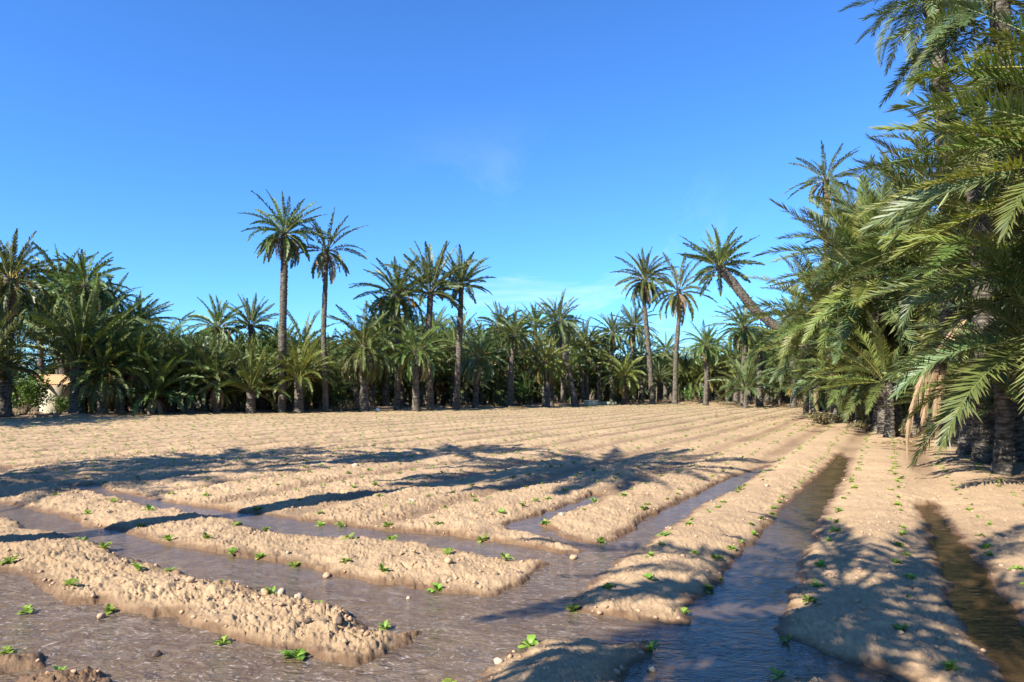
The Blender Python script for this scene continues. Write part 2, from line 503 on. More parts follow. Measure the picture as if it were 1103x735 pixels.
def water():
    st = 0.05
    gx, gy = np.arange(-19, 9, st), np.arange(2.0, 18.5, st)
    X, Y = np.meshgrid(gx, gy)
    d = shore(X.ravel(), Y.ravel()).reshape(X.shape)
    ok = d < 0.16
    cell = ok[:-1, :-1] | ok[1:, :-1] | ok[:-1, 1:] | ok[1:, 1:]
    ii, jj = np.where(cell)
    w = len(gx)
    q = np.stack([ii * w + jj, ii * w + jj + 1, (ii + 1) * w + jj + 1, (ii + 1) * w + jj], 1)
    used, inv = np.unique(q, return_inverse=True)
    x, y = X.ravel()[used], Y.ravel()[used]
    u, v = uv(x, y)
    z = 0.0035 * rnoise(x, y, 3.2, 31) + 0.002 * rnoise(x, y, 8, 32)
    dark_brown = np.where(v < 1.55, sstep(7.5, 9.5, u), 0.0)  # dark reflection of the palms put into the far water's colour
    dark_brown = np.maximum(dark_brown, np.where(v < 0.0, 1.0, 0.0))
    dark_brown = np.maximum(dark_brown, 0.55 * sstep(1.65, 1.4, v))
    me = npmesh('irrigation_water', np.stack([x, y, z], 1), [inv.reshape(-1, 4)], {'dark_brown': dark_brown, 'flow': np.maximum(sstep(5.0, 3.6, u) * sstep(0.8, 1.6, v), 0.9 * sstep(1.2, 0.4, np.abs(v - 2.3)) * sstep(9, 6, u)) + 0.0 * sstep(0.9, 0.2, np.abs(v - 2.4))}, True)
    tag(link('irrigation_water', me, M['water']), 'brown muddy irrigation water filling the ditches and furrows', None, None, 'structure')

ground()
water()

# ------------------------------------------------------------------ palm fronds
def frond_into(g, Lr, e0, bend, az=0.0, org=(0, 0, 0), nl=40, ll=0.45, lw=0.03, vee=0.5, rng=RNG, fine=False, dryness=0.0, droop=0.12, tilt=0.0, roll=0.0, t0=0.16, rw=0.022, tint0=0.5, lay=1.0):
    """one pinnate leaf: an arching rachis with two rows of narrow leaflets"""
    K = 12 if fine else 7
    t = np.linspace(0, 1, K + 1)
    e = e0 - bend * t ** 1.35
    sway = tilt * t ** 2
    ds = Lr / K
    dx = np.cos(e) * np.cos(sway) * ds; dy = np.cos(e) * np.sin(sway) * ds; dz = np.sin(e) * ds
    P = np.zeros((K + 1, 3))
    P[1:, 0] = np.cumsum(0.5 * (dx[1:] + dx[:-1])); P[1:, 1] = np.cumsum(0.5 * (dy[1:] + dy[:-1])); P[1:, 2] = np.cumsum(0.5 * (dz[1:] + dz[:-1]))
    # leaflets
    m = nl * 2
    gap = 1 - 0.8 * (rng.random(m) < 0.07)
    tt = np.repeat(np.linspace(t0, 0.995, nl), 2) + rng.normal(0, 0.25 / nl, m)
    tt = np.clip(tt, t0 * 0.9, 1.0)
    side = np.tile([1.0, -1.0], nl)
    base = np.stack([np.interp(tt, t, P[:, c]) for c in range(3)], 1)
    ee = np.interp(tt, t, e); sw = np.interp(tt, t, sway)
    T = np.stack([np.cos(ee) * np.cos(sw), np.cos(ee) * np.sin(sw), np.sin(ee)], 1)
    Sd = np.stack([-np.sin(sw), np.cos(sw), 0 * sw], 1)
    Nn = np.cross(T, Sd)
    rl = roll * tt
    S2 = Sd * np.cos(rl)[:, None] + Nn * np.sin(rl)[:, None]
    N2 = Nn * np.cos(rl)[:, None] - Sd * np.sin(rl)[:, None]
    al = np.interp(tt, [0, 0.3, 0.8, 1], [1.25, 0.98, 0.66, 0.28]) * lay + rng.normal(0, 0.10, m) * lay
    be = vee * np.interp(tt, [0, 0.5, 1], [1.25, 1.0, 0.6]) + rng.normal(0, 0.26, m)
    D = T * np.cos(al)[:, None] + (S2 * (side * np.cos(be))[:, None] + N2 * np.sin(be)[:, None]) * np.sin(al)[:, None]
    ln = ll * np.interp(tt, [0, t0, 0.3, 0.5, 0.8, 1], [0.35, 0.45, 0.95, 1.0, 0.75, 0.42]) * (1 + rng.normal(0, 0.10, m)) * gap
    Wv = T - D * np.sum(T * D, 1)[:, None]
    Wv /= np.linalg.norm(Wv, axis=1)[:, None] + 1e-9
    w = lw * (0.75 + 0.5 * np.interp(tt, [0, .5, 1], [1, 1, .6])) * 0.5
    down = np.array([0, 0, -1.0])
    mid = base + D * (ln * 0.45)[:, None] + down * (droop * 0.22 * ln)[:, None]
    tip = base + D * (ln * 0.98)[:, None] + down * (droop * (0.4 + 1.2 * rng.random(m)) * ln)[:, None]
    tn = np.clip(tint0 + rng.normal(0, 0.16, m), 0, 1)
    dr = np.clip(dryness + rng.normal(0, 0.05, m), 0, 1) if dryness > 0 else np.zeros(m)
    if fine:
        b0 = base - Wv * (w * 0.45)[:, None]; b1 = base + Wv * (w * 0.45)[:, None]
        m0 = mid - Wv * w[:, None]; m1 = mid + Wv * w[:, None]
        V = np.stack([b0, b1, m0, m1, tip], 1).reshape(-1, 3)
        i = np.arange(m) * 5
        q = np.stack([i, i + 1, i + 3, i + 2], 1); tr = np.stack([i + 2, i + 3, i + 4], 1)
        tnt, dry = np.repeat(tn, 5), np.repeat(dr, 5)
        dry = np.clip(dry + np.tile([0, 0, 0, 0, 0.25], m), 0, 1)
    else:
        V = np.stack([base, mid - Wv * w[:, None], tip, mid + Wv * w[:, None]], 1).reshape(-1, 3)
        i = np.arange(m) * 4
        q = np.stack([i, i + 1, i + 2, i + 3], 1); tr = None
        tnt, dry = np.repeat(tn, 4), np.repeat(dr, 4)
    # rachis: a thin three-sided rod
    rr = np.linspace(rw * 1.6, rw * 0.25, K + 1)
    Tt = np.stack([np.cos(e) * np.cos(sway), np.cos(e) * np.sin(sway), np.sin(e)], 1)
    Sr = np.stack([-np.sin(sway), np.cos(sway), 0 * sway], 1); Nr = np.cross(Tt, Sr)
    ring = np.stack([P + Sr * rr[:, None], P - Sr * rr[:, None], P - Nr * rr[:, None]], 1).reshape(-1, 3)
    a = np.arange(K)[:, None] * 3; j = np.arange(3)[None]; k2 = (j + 1) % 3
    rq = np.stack([a + j, a + k2, a + 3 + k2, a + 3 + j], -1).reshape(-1, 4)
    c, s = math.cos(az), math.sin(az)
    Rz = np.array([[c, -s, 0], [s, c, 0], [0, 0, 1]])
    g.add(V @ Rz.T + np.asarray(org), q, tr, tnt, dry)
    g.add(ring @ Rz.T + np.asarray(org), rq, None, 0.95, max(dryness, 0.25))

def crown_mesh_geo(nf=46, Lr=2.7, top=80, low=-45, bend=(0.5, 1.1), nl=30, ll=0.42, lw=0.05, seed=0, vee=0.45, fine=False, lopsided=0.0, dry_low=0.0, flex=1.0):
    rng = np.random.default_rng(seed)
    g = Geo()
    for k in range(nf):
        f = (k + 0.5) / nf
        el = R(top + (low - top) * f ** 0.9) + rng.normal(0, 0.09)
        az = k * 2.39996 + rng.normal(0, 0.18)
        b = flex * (bend[0] + (bend[1] - bend[0]) * f) * (1 + rng.normal(0, 0.16)) * (0.6 + 0.4 * math.cos(min(el, 1.2)))
        Lk = Lr * (0.78 + 0.26 * math.sin(math.pi * min(1, f + 0.25))) * (1 + rng.normal(0, 0.07)) * (1 - lopsided * max(0, math.cos(az)))
        dr = 0.0
        if f > 0.86 and rng.random() < dry_low: dr = 0.75
        rr = 0.10
        o = (rr * math.cos(az), rr * math.sin(az), -0.25 * f)
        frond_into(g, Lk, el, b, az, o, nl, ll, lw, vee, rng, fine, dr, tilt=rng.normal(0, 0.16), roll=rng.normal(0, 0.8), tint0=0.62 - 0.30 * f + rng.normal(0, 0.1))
    return g

def crown_mesh(name, *a, **k):
    return crown_mesh_geo(*a, **k).mesh(name)

def trunk_mesh(name, pts, r0, r1, seed=0, skirt=0.25, sides=14, bumps=True, step=0.11):
    """a trunk wrapped in a spiral of old leaf bases along a bent centre line"""
    rng = np.random.default_rng(seed)
    pts = np.asarray(pts, float)
    seg = np.linalg.norm(np.diff(pts, axis=0), axis=1); s = np.concatenate([[0], np.cumsum(seg)])
    n = max(8, int(s[-1] / step))
    t = np.linspace(0, s[-1], n + 1)
    c = np.stack([np.interp(t, s, pts[:, i]) for i in range(3)], 1)
    for _ in range(3):
        c[1:-1] = 0.25 * c[:-2] + 0.5 * c[1:-1] + 0.25 * c[2:]
    f = t / s[-1]
    rad = r0 + (r1 - r0) * f
    rad = rad * (1 + 0.22 * np.exp(-t / 0.3) + skirt * np.exp(-(s[-1] - t) / 0.45) + 0.05 * np.sin(t * 1.1 + seed))
    T = np.gradient(c, axis=0); T /= np.linalg.norm(T, axis=1)[:, None]
    A = np.cross(T, [0, 1.0, 0.1]); A /= np.linalg.norm(A, axis=1)[:, None]
    B = np.cross(T, A)
    an = np.arange(sides) * 2 * math.pi / sides
    i = np.arange(n + 1)[:, None]
    ph = an[None] * 5 + i * 2.1
    rr = rad[:, None] * (1 + (0.085 * np.sin(ph) + 0.06 * ((i % 2) * 2 - 1) + rng.normal(0, 0.05, (n + 1, sides))) * (1 if bumps else 0.3))
    v = c[:, None] + rr[..., None] * (np.cos(an)[None, :, None] * A[:, None] + np.sin(an)[None, :, None] * B[:, None])
    v = v.reshape(-1, 3)
    a = np.arange(n)[:, None] * sides; j = np.arange(sides)[None]; k = (j + 1) % sides
    q = np.stack([a + j, a + k, a + sides + k, a + sides + j], -1).reshape(-1, 4)
    cap = np.stack([np.full(sides - 2, n * sides), n * sides + np.arange(1, sides - 1), n * sides + np.arange(2, sides)], 1)
    return npmesh(name, v, [q, cap])

# crown kinds, far trees
KIND = {}
def kinds():
    K = KIND
    K['full'] = [crown_mesh('full_crown', 54, 2.7, 82, -58, (0.55, 1.25), 52, 0.33, 0.055, s, vee=0.65, dry_low=0.3) for s in (1, 2, 3, 21, 22)]
    K['upright'] = [crown_mesh('upright_crown', 36, 2.5, 84, -8, (0.35, 0.95), 52, 0.32, 0.055, s, vee=0.65) for s in (4, 5, 6)]
    K['sparse'] = [crown_mesh('sparse_crown', 28, 2.6, 82, -60, (0.5, 1.15), 48, 0.30, 0.055, s, vee=0.65, dry_low=0.4) for s in (7, 8)]
    K['droop'] = [crown_mesh('drooping_crown', 50, 3.0, 78, -45, (0.95, 1.75), 52, 0.36, 0.05, s, vee=0.55, dry_low=0.3) for s in (9, 10, 11, 23)]
    K['bush'] = [crown_mesh('bushy_crown', 40, 2.9, 84, 8, (0.55, 1.45), 56, 0.34, 0.045, s, vee=0.6) for s in (12, 13, 14)]
kinds()
KIND['fountain'] = [crown_mesh('fountain_crown', 40, 2.9, 86, 22, (0.35, 1.0), 60, 0.26, 0.035, 15, vee=0.6)]
KSCALE = dict(fountain=2.9, full=2.7, upright=2.5, sparse=2.6, droop=3.0, bush=2.9)
TRUNKS = {}

def stalk_mesh(seed):
    rng = np.random.default_rng(seed); g = Geo()
    for k in range(7):
        az = k * 2.4 + rng.random(); pts = []
        for i in range(6):
            f = i / 5; r_ = 0.15 + 0.75 * f; pts.append((r_ * math.cos(az), r_ * math.sin(az), 0.1 + 0.35 * math.sin(f * 2.6) - 0.45 * f * f))
        tube_into(g, pts, np.linspace(0.025, 0.012, 6), 4)
        for q in range(12):
            a2 = az + rng.normal(0, 0.25)
            p0 = np.array(pts[-1]); p1 = p0 + np.array([0.12 * math.cos(a2), 0.12 * math.sin(a2), -0.35 - 0.2 * rng.random()]) + rng.normal(0, 0.06, 3)
            tube_into(g, [p0, (p0 + p1) / 2 + [0, 0, 0.04], p1], 0.012, 3)
    return g.mesh('fruit_stalks')
STALK = stalk_mesh(3)
def skirt_mesh(seed, n=16, Lr=1.9, fine=False):
    rng = np.random.default_rng(seed); g = Geo()
    for k in range(n):
        frond_into(g, Lr * (0.7 + 0.5 * rng.random()), R(-25 - 35 * rng.random()), 0.75 + 0.5 * rng.random(), k * 2.4 + rng.normal(0, .3), (0, 0, -0.2), 20, 0.26, 0.05, 0.2, rng, fine, 0.0, 0.5, tint0=0.35)
    return g.mesh('dry_fronds')
SKIRT = [skirt_mesh(s) for s in (1, 2)]

def palm(px, cy, by=None, Y=None, kind='full', rpx=45, r0=0.24, leaf='palm', label='', group=None, name='date_palm', bx=None, mid=None, stalks=False, skirt=False, cat='palm tree', tiltc=None, skirtk=0.25):
    """a far palm: crown centre at pixel (px, cy) and distance Y, foot under pixel bx"""
    if Y is None: Y = at(bx if bx is not None else px, by, 0.12)[1]
    top = deep(px, cy, Y)
    foot = deep(bx if bx is not None else px, by or 436, Y)
    fz = gz(foot[0], Y)[0]
    foot = np.array([foot[0], Y, fz - 0.05])
    e = empty(name, foot, label, cat, group)
    ax = top - foot
    pts = [np.zeros(3)]
    if mid is not None:
        for mx, my in mid: pts.append(deep(mx, my, Y) - foot)
    pts.append(ax)
    h = np.linalg.norm(ax)
    if h > 0.5:
        if mid is None:
            bow = 0.03 * h * random.uniform(-1, 1)
            pts.insert(1, ax * 0.5 + np.array([bow, 0, 0]))
        link('trunk', trunk_mesh('trunk', pts, r0, r0 * 0.72, random.randrange(999), skirtk), M['trunk'], e)
    me = random.choice(KIND[kind])
    c = bpy.data.objects.new('crown', me); C.objects.link(c); c.parent = e
    if not me.materials: me.materials.append(M['palm'])
    c.material_slots[0].link = 'OBJECT'; c.material_slots[0].material = M[leaf]
    c.location = ax
    sc = rpx * Y / F / KSCALE[kind] * 1.02
    c.scale = (sc, sc, sc * random.uniform(0.85, 1.1))
    tl = tiltc or (random.uniform(-0.2, 0.2), random.uniform(-0.2, 0.2))
    c.rotation_euler = (tl[0], tl[1], random.uniform(0, 6.28))
    if stalks:
        s = link('fruit_stalks', STALK, M['stalk'], e); s.location = ax; s.scale = (sc * 1.1,) * 3
    if skirt:
        s = link('dry_fronds', random.choice(SKIRT), M['dry'], e); s.location = ax - np.array([0, 0, 0.1]); s.scale = (sc * 0.8,) * 3; s.rotation_euler = (0, 0, random.uniform(0, 6))
    return e

# --- palms one can pick out, from the shed round to the leaning palm
palm(307, 250, 447, 43, 'full', 46, 0.27, 'palm', 'tallest lone date palm with a straight dark trunk standing clear above the grove', mid=[(304, 380)], bx=304, skirt=True)
palm(352, 268, 446, 44.5, 'sparse', 45, 0.19, 'palm', 'slim tall date palm with a sparse lopsided crown beside the tallest lone palm', bx=351)
palm(428, 318, 444, 48, 'full', 44, 0.24, 'palm', 'broad-crowned date palm between the slim sparse palm and the upright-crowned palm', stalks=True)
palm(464, 312, 443, 48, 'upright', 52, 0.26, 'palm_grey', 'date palm with a thick brush of upright fronds, next to the bare-necked palm')
palm(497, 306, 443, 49, 'upright', 42, 0.24, 'palm', 'date palm with a small upright crown on a bare dark neck', bx=491)
palm(392, 372, 444, 45.5, 'droop', 50, 0.28, 'palm', 'low stout date palm with drooping pale fronds under the broad-crowned palm', skirt=True)
palm(448, 378, 443, 46, 'droop', 42, 0.26, 'palm', 'low date palm with hanging fronds between two dark thick trunks')
palm(603, 346, 437, 58, 'full', 30, 0.30, 'palm_grey', 'date palm on a kinked trunk that slants to its foot, beside its straight twin', bx=620, mid=[(611, 395), (604, 365)])
palm(597, 350, 438, 59, 'sparse', 30, 0.24, 'palm', 'straight dark-trunked date palm sharing its crown with the kinked palm', bx=594)
palm(695, 300, 434.5, 66, 'full', 34, 0.27, 'palm', 'tall date palm with a round ball of fronds, left of two slender tall palms beside the ditch box'.replace('left of two slender tall palms beside the ditch box', 'on a slightly bowed trunk'), bx=703, mid=[(699, 380), (694, 330)])
palm(731, 312, 434.5, 65, 'sparse', 42, 0.25, 'palm_warm', 'slender tall date palm with wispy spread fronds and pale ringed trunk', bx=727, mid=[(728, 380), (732, 335)], skirt=True)
palm(774, 286, 436, 50, 'upright', 46, 0.42, 'palm', 'date palm leaning steeply over on a bent trunk towards the field', bx=896, mid=[(885, 405), (852, 366), (812, 333), (788, 303)], tiltc=(0.0, -0.55))
palm(801, 352, 435, 58, 'full', 36, 0.30, 'palm', 'medium date palm with a thick pale trunk under the leaning palm', bx=801)
palm(818, 378, 435, 57, 'sparse', 24, 0.28, 'palm', 'shorter date palm with thick trunk close beside the one under the leaning palm')
palm(889, 193, 440, 38, 'sparse', 44, 0.20, 'palm', 'thin high date palm with a scanty crown rising behind the big overhanging palms', bx=897)
palm(760, 372, 435, 62, 'droop', 28, 0.24, 'palm', 'low date palm between the slender wispy palm and the leaning palm')
palm(803, 418, 434, 54, 'bush', 42, 0.2, 'palm_grey', 'bushy young date palm sprouting from the soil under the leaning palm')
palm(660, 358, 435, 66, 'full', 27, 0.24, 'palm_grey', 'date palm with a pale crown above the pale ditch box')
palm(683, 352, 434.5, 75, 'full', 26, 0.24, 'palm', 'date palm peeping out behind the round-crowned tall palm')
palm(672, 405, 434.5, 64, 'droop', 30, 0.24, 'palm_warm', 'low date palm with yellowish weeping fronds behind the pale ditch box')
palm(554, 360, 438.5, 56, 'full', 30, 0.28, 'palm', 'date palm with a very dark thick trunk near the middle of the grove edge', bx=549)
palm(577, 350, 438, 66, 'upright', 24, 0.22, 'palm', 'thin-crowned date palm showing over its neighbours beside the kinked palm')
palm(538, 352, 439, 62, 'full', 28, 0.22, 'palm_grey', 'grey-green date palm between the small-crowned palm and the very dark trunk')
palm(588, 390, 438, 57, 'full', 30, 0.28, 'palm_warm', 'low date palm with golden-green fronds in front of the kinked palm')
palm(632, 372, 436, 66, 'bush', 30, 0.26, 'palm', 'rounded green date palm between the kinked palm and the pale crown')
palm(270, 350, 447, 50, 'upright', 32, 0.24, 'palm_grey', 'grey date palm with spiky spread fronds just beside the tallest lone palm')
palm(234, 352, 448, 48, 'full', 33, 0.24, 'palm_warm', 'date palm with orange fruit stalks in a dark crown above the hedge of fronds', stalks=True)
palm(178, 372, 448, 42, 'droop', 46, 0.26, 'palm', 'date palm with long level fronds drooping over dark shade near the shed')
palm(150, 348, 449, 46, 'full', 40, 0.24, 'palm', 'date palm with a ragged crown behind the huge feathery palm')
palm(122, 320, 449, 50, 'sparse', 30, 0.2, 'palm', 'thin date palm crown poking over the huge feathery palm')
palm(92, 306, 450, 44, 'full', 46, 0.24, 'palm', 'tall round-headed date palm behind the shed')
palm(68, 312, 451, 46, 'full', 50, 0.25, 'palm', 'dense date palm between the dark corner trunk and the shed')
palm(12, 300, 452, 36, 'full', 54, 0.40, 'palm', 'big date palm on a broad black trunk at the shaded corner of the grove', bx=3, stalks=True)
palm(86, 385, 450, 38.5, 'fountain', 100, 0.45, 'palm', 'huge feathery date palm with long arching fronds on a thick dark trunk beside the shed', bx=84)
palm(270, 418, 447, 42, 'bush', 60, 0.3, 'palm', 'wide bushy date palm with fronds arching out over the field edge by the tallest palm')
palm(322, 405, 446, 43, 'bush', 48, 0.3, 'palm_warm', 'bushy date palm between the tallest palm and the slim sparse palm')
palm(205, 412, 448, 42, 'bush', 60, 0.3, 'palm', 'dark low bushy date palm in the hedge of fronds beyond the huge feathery palm')
palm(512, 385, 441, 53, 'droop', 36, 0.26, 'palm_grey', 'weeping date palm just beyond the small upright crown')
palm(735, 400, 434.5, 72, 'full', 28, 0.24, 'palm', 'low date palm tucked behind the slender wispy palm')

palm(-14, 398, 452, 34.5, 'bush', 70, 0.3, 'palm', 'dark bushy date palm crowding the very corner of the grove before the broad black trunk')
# --- the grove behind: many palms that nothing tells apart, zone by zone
SKY = [(-200, 285), (0, 285), (60, 315), (110, 335), (150, 355), (180, 372), (215, 372), (250, 372), (300, 368), (340, 365), (380, 352), (420, 335), (500, 345), (530, 362), (560, 366), (600, 366), (640, 368), (680, 366), (720, 378), (760, 376), (800, 370), (840, 355), (880, 330), (1200, 250)]
sx_, sy_ = zip(*SKY)
ZONES = [(-200, 140, 'in the shaded grove around the shed'), (140, 290, 'in the dark hedge of fronds before the tallest palm'), (290, 420, 'behind the tallest palm and its slim neighbour'),
         (420, 530, 'behind the cluster of dark trunks'), (530, 650, 'in the grove around the kinked palm'), (650, 760, 'behind the two tall slender palms'), (760, 860, 'behind the leaning palm'), (860, 1300, 'behind the big overhanging palms')]
def edge_depth(px):
    a = (px - PW / 2) / F
    tb = EDGE[:, 0] / EDGE[:, 1]
    o = np.argsort(tb)
    return float(np.interp(a, tb[o], EDGE[o, 1]))
DESC = dict(full='round-crowned date palm', upright='upright-fronded date palm', droop='drooping date palm', bush='low bushy date palm', sparse='thin-crowned date palm')
for row in range(4):
    px = -150.0
    while px < 960:
        px += random.uniform(0.75, 1.25) * (17, 17, 16, 15)[row]
        Y = edge_depth(px) * (1.0 + 0.02 * px / 1100) + (0.8, 4, 9, 16)[row] + random.uniform(-0.8, 2.0)
        sk = np.interp(px, sx_, sy_) + random.uniform(-6, 16)
        if row == 0:
            cy = random.uniform(max(sk + 18, 362), 402) if px < 520 else random.uniform(sk + 10, 418); kd = random.choice(['droop', 'droop', 'full', 'upright'] if px < 520 else ['bush', 'full', 'full', 'upright', 'sparse', 'droop'])
            if px < 520 and random.random() < 0.4: cy, kd = random.uniform(408, 430), 'bush'
        elif row == 1:
            cy = random.uniform(400, 430); kd = 'bush'
        elif row == 2:
            cy = random.uniform(sk + 4, 405); kd = random.choice(['full', 'full', 'droop', 'upright', 'sparse'])
        else:
            cy = random.uniform(sk - 4, sk + 40); kd = random.choice(['full', 'full', 'upright', 'sparse'])
        if random.random() < 0.12 or (px < 86 and Y < 46.5): continue
        if -10 < px < 100 and cy > 385: cy = 375
        z = next(z for a, b, z in ZONES if a <= px < b)
        rp = random.uniform(2.0, 3.2) / Y * F
        palm(px, cy, 440, Y, kd, rp, random.uniform(0.2, 0.28), random.choice(['palm', 'palm_deep', 'palm', 'palm_grey', 'palm_warm']), DESC[kd] + ' ' + z, DESC[kd].replace('date palm', 'date palms', 1) + ' ' + z, cat='palm tree', skirt=random.random() < 0.35, stalks=random.random() < 0.15)

# ------------------------------------------------------------------ the big overhanging palms on the near side
FRONDS = {}
def near_fronds():
    rng = np.random.default_rng(5)
    for key, Lr, bend in (('straight', 3.6, 0.28), ('arched', 3.6, 0.68), ('weeping', 3.6, 1.15)):
        FRONDS[key] = []
        for s in range(3):
            g = Geo()
            frond_into(g, Lr, 0, bend, 0, (0, 0, 0), 84, 0.56, 0.031, 0.36, rng, True, 0, droop=0.05, tilt=rng.normal(0, 0.12), roll=rng.normal(0, 0.3), t0=0.17, rw=0.020, tint0=0.5)
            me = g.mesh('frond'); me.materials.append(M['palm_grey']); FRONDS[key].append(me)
near_fronds()

def near_palm(foot_px, foot_py, Y, cpx, cpy, label, nf=30, Lr=3.4, r0=0.26, top=75, low=-35, mids=('palm_grey', 'palm', 'palm_warm', 'palm_deep', 'palm_deep'), bx=None, seed=0, extra=()):
    rng = random.Random(seed)
    top_p = deep(cpx, cpy, Y); f = deep(foot_px, foot_py, Y)
    foot = np.array([f[0], f[1], gz(f[0], f[1])[0] - 0.05])
    e = empty('date_palm', foot, label, 'palm tree')
    ax = top_p - foot
    link('trunk', trunk_mesh('trunk', [np.zeros(3), ax * 0.5 + np.array([0.02 * ax[2], 0, 0]), ax], r0, r0 * 0.8, seed, 0.35, 22, True, 0.07), M['trunk'], e)
    for k in range(nf):
        fr = (k + 0.5) / nf
        el = R(top + (low - top) * fr) + rng.gauss(0, 0.08)
        az = k * 2.39996 + rng.gauss(0, 0.15) + seed
        one_frond(e, ax, az, el, Lr * (0.8 + 0.3 * rng.random()), rng.choice(['straight', 'straight', 'arched', 'arched', 'weeping']) if fr > 0.2 else 'straight', rng.choice(mids), rng)
    for az, el, Lf, key, m in extra:
        one_frond(e, ax, R(az), R(el), Lf, key, m, rng)
    return e, ax

def one_frond(e, ax, az, el, Lf, key, m, rng, name='frond'):
    me = rng.choice(FRONDS[key])
    o = bpy.data.objects.new(name, me); C.objects.link(o); o.parent = e
    o.location = tuple(ax + 0.1 * np.array([math.cos(az), math.sin(az), 0]))
    o.rotation_mode = 'XYZ'
    o.rotation_euler = (rng.gauss(0, 0.25), -el, az)
    o.scale = (Lf / 3.6,) * 3
    o.material_slots[0].link = 'OBJECT'; o.material_slots[0].material = M[m]
    return o

near_palm(1024, 480, 18.0, 1004, -14, 'tall date palm whose bare trunk rises through the overhanging fronds to the sky', 38, 2.5, 0.25, 80, -55, seed=1)
near_palm(1110, 495, 15.5, 1075, 2, 'tall date palm beside the bare trunk, its crown spreading at the corner of the sky', 34, 3.4, 0.22, 80, -45, seed=2, extra=[(192, -18, 3.4, 'arched', 'palm_grey'), (182, -30, 3.0, 'arched', 'palm'), (205, -25, 3.2, 'straight', 'palm_grey')])
near_palm(1046, 482, 16.0, 1062, 250, 'stout date palm with a rough grey trunk and a dead frond hanging from it', 46, 3.4, 0.27, 80, -40, seed=3)
near_palm(955, 466, 23.0, 940, 305, 'date palm arching pale green fronds over the field edge', 48, 3.9, 0.25, 82, -40, seed=4)
near_palm(900, 453, 31.0, 888, 340, 'date palm at the far end of the overhanging row, nearest the leaning palm', 44, 4.0, 0.25, 82, -45, seed=5)
near_palm(1010, 470, 21.0, 1012, 300, 'date palm half hidden in the middle of the overhanging mass of fronds', 46, 3.7, 0.25, 82, -40, seed=6)
near_palm(1215, 540, 10.0, 1190, 75, 'tall date palm whose fronds hang before the second bare trunk', 34, 3.2, 0.25, 80, -45, seed=13,
          extra=[(183, -12, 3.2, 'straight', 'palm_warm'), (176, 6, 3.2, 'arched', 'palm_warm'), (190, -28, 3.0, 'arched', 'palm')])
near_palm(1200, 540, 11.0, 1180, 290, 'date palm pushing dense fronds through the lower right of the overhanging row'.replace('lower right', 'lower part'), 36, 3.2, 0.25, 80, -30, seed=14,
          extra=[(180, 12, 3.3, 'arched', 'palm_grey'), (188, 0, 3.1, 'straight', 'palm_warm')])
near_palm(1265, 560, 9.0, 1225, 175, 'nearest date palm, its long sunlit fronds reaching in over the field', 30, 3.3, 0.28, 80, -30, seed=7, extra=[(178, 16, 3.3, 'straight', 'palm_warm'), (186, -2, 3.2, 'straight', 'palm_warm'), (172, 2, 3.3, 'arched', 'palm_grey'), (182, 28, 3.4, 'arched', 'palm_grey')])
near_palm(1160, 520, 11.2, 1135, 372, 'short date palm whose low frond almost touches the soil', 26, 2.9, 0.26, 80, -30, seed=8, extra=[(183, 8, 2.7, 'weeping', 'palm_grey'), (170, 4, 2.6, 'arched', 'palm_grey')])
near_palm(1060, 484, 14.5, 1050, 185, 'slender date palm whose mid-height crown fans out just under the bare trunk', 36, 2.5, 0.22, 80, -40, seed=12)
near_palm(1000, 470, 26.0, 985, 255, 'leafy date palm deep behind the half-hidden palm', 44, 3.9, 0.24, 82, -40, seed=15)
near_palm(1085, 478, 24.0, 1080, 300, 'leafy date palm in the dark behind the stout grey trunk', 44, 3.9, 0.24, 82, -40, seed=16)
near_palm(975, 466, 25.0, 975, 365, 'low spreading date palm between the half-hidden palm and the pale arching palm', 40, 3.4, 0.24, 82, -30, seed=17)
near_palm(880, 449, 36.0, 868, 372, 'small date palm behind the far end of the overhanging row', 30, 3.3, 0.28, 82, -35, seed=9)
near_palm(1090, 478, 21.0, 1095, 210, 'date palm filling the dark upper middle of the overhanging row', 46, 3.7, 0.25, 82, -40, seed=10)
near_palm(935, 458, 30.0, 925, 268, 'date palm rising second from the far end of the overhanging row', 42, 3.6, 0.24, 82, -40, seed=11)

# ------------------------------------------------------------------ palms just out of the frame whose shadows fall across the soil
SUN_EL, SUN_AZ = R(38), R(46)
def shade_palm(px, py, h, label, kind_seed, nf=36, Lr=3.2, full=True):
    gpt = at(px, py)
    foot = gpt[:2] - np.array([math.sin(SUN_AZ), math.cos(SUN_AZ)]) * h / math.tan(SUN_EL)
    e = empty('date_palm', (foot[0], foot[1], gz(*foot)[0] - 0.05), label, 'palm tree', 'date palms beside the camera')
    ax = np.array([0, 0, h])
    link('trunk', trunk_mesh('trunk', [np.zeros(3), ax * .5, ax], 0.24, 0.17, kind_seed), M['trunk'], e)
    c = link('crown', crown_mesh('crown', nf, Lr, 80, -45, (0.5, 1.2), 48, 0.44, 0.055, kind_seed + 50, vee=0.4), M['palm'], e)
    c.location = ax
shade_palm(632, 506, 9.5, 'date palm beside the field casting the long thin shadow across the beds', 1, 58, 3.2)
shade_palm(470, 491, 9.0, 'date palm beside the field casting the middle shadow', 2, 26, 2.1)
shade_palm(235, 497, 9.5, 'date palm beside the field casting a shadow on the ridge ends', 3, 38, 2.7)
shade_palm(70, 522, 8.5, 'date palm beside the field shading the ditch end', 4, 36, 2.8)
shade_palm(925, 648, 5.8, 'date palm behind the viewer shading the widest furrow', 5, 32, 2.8)
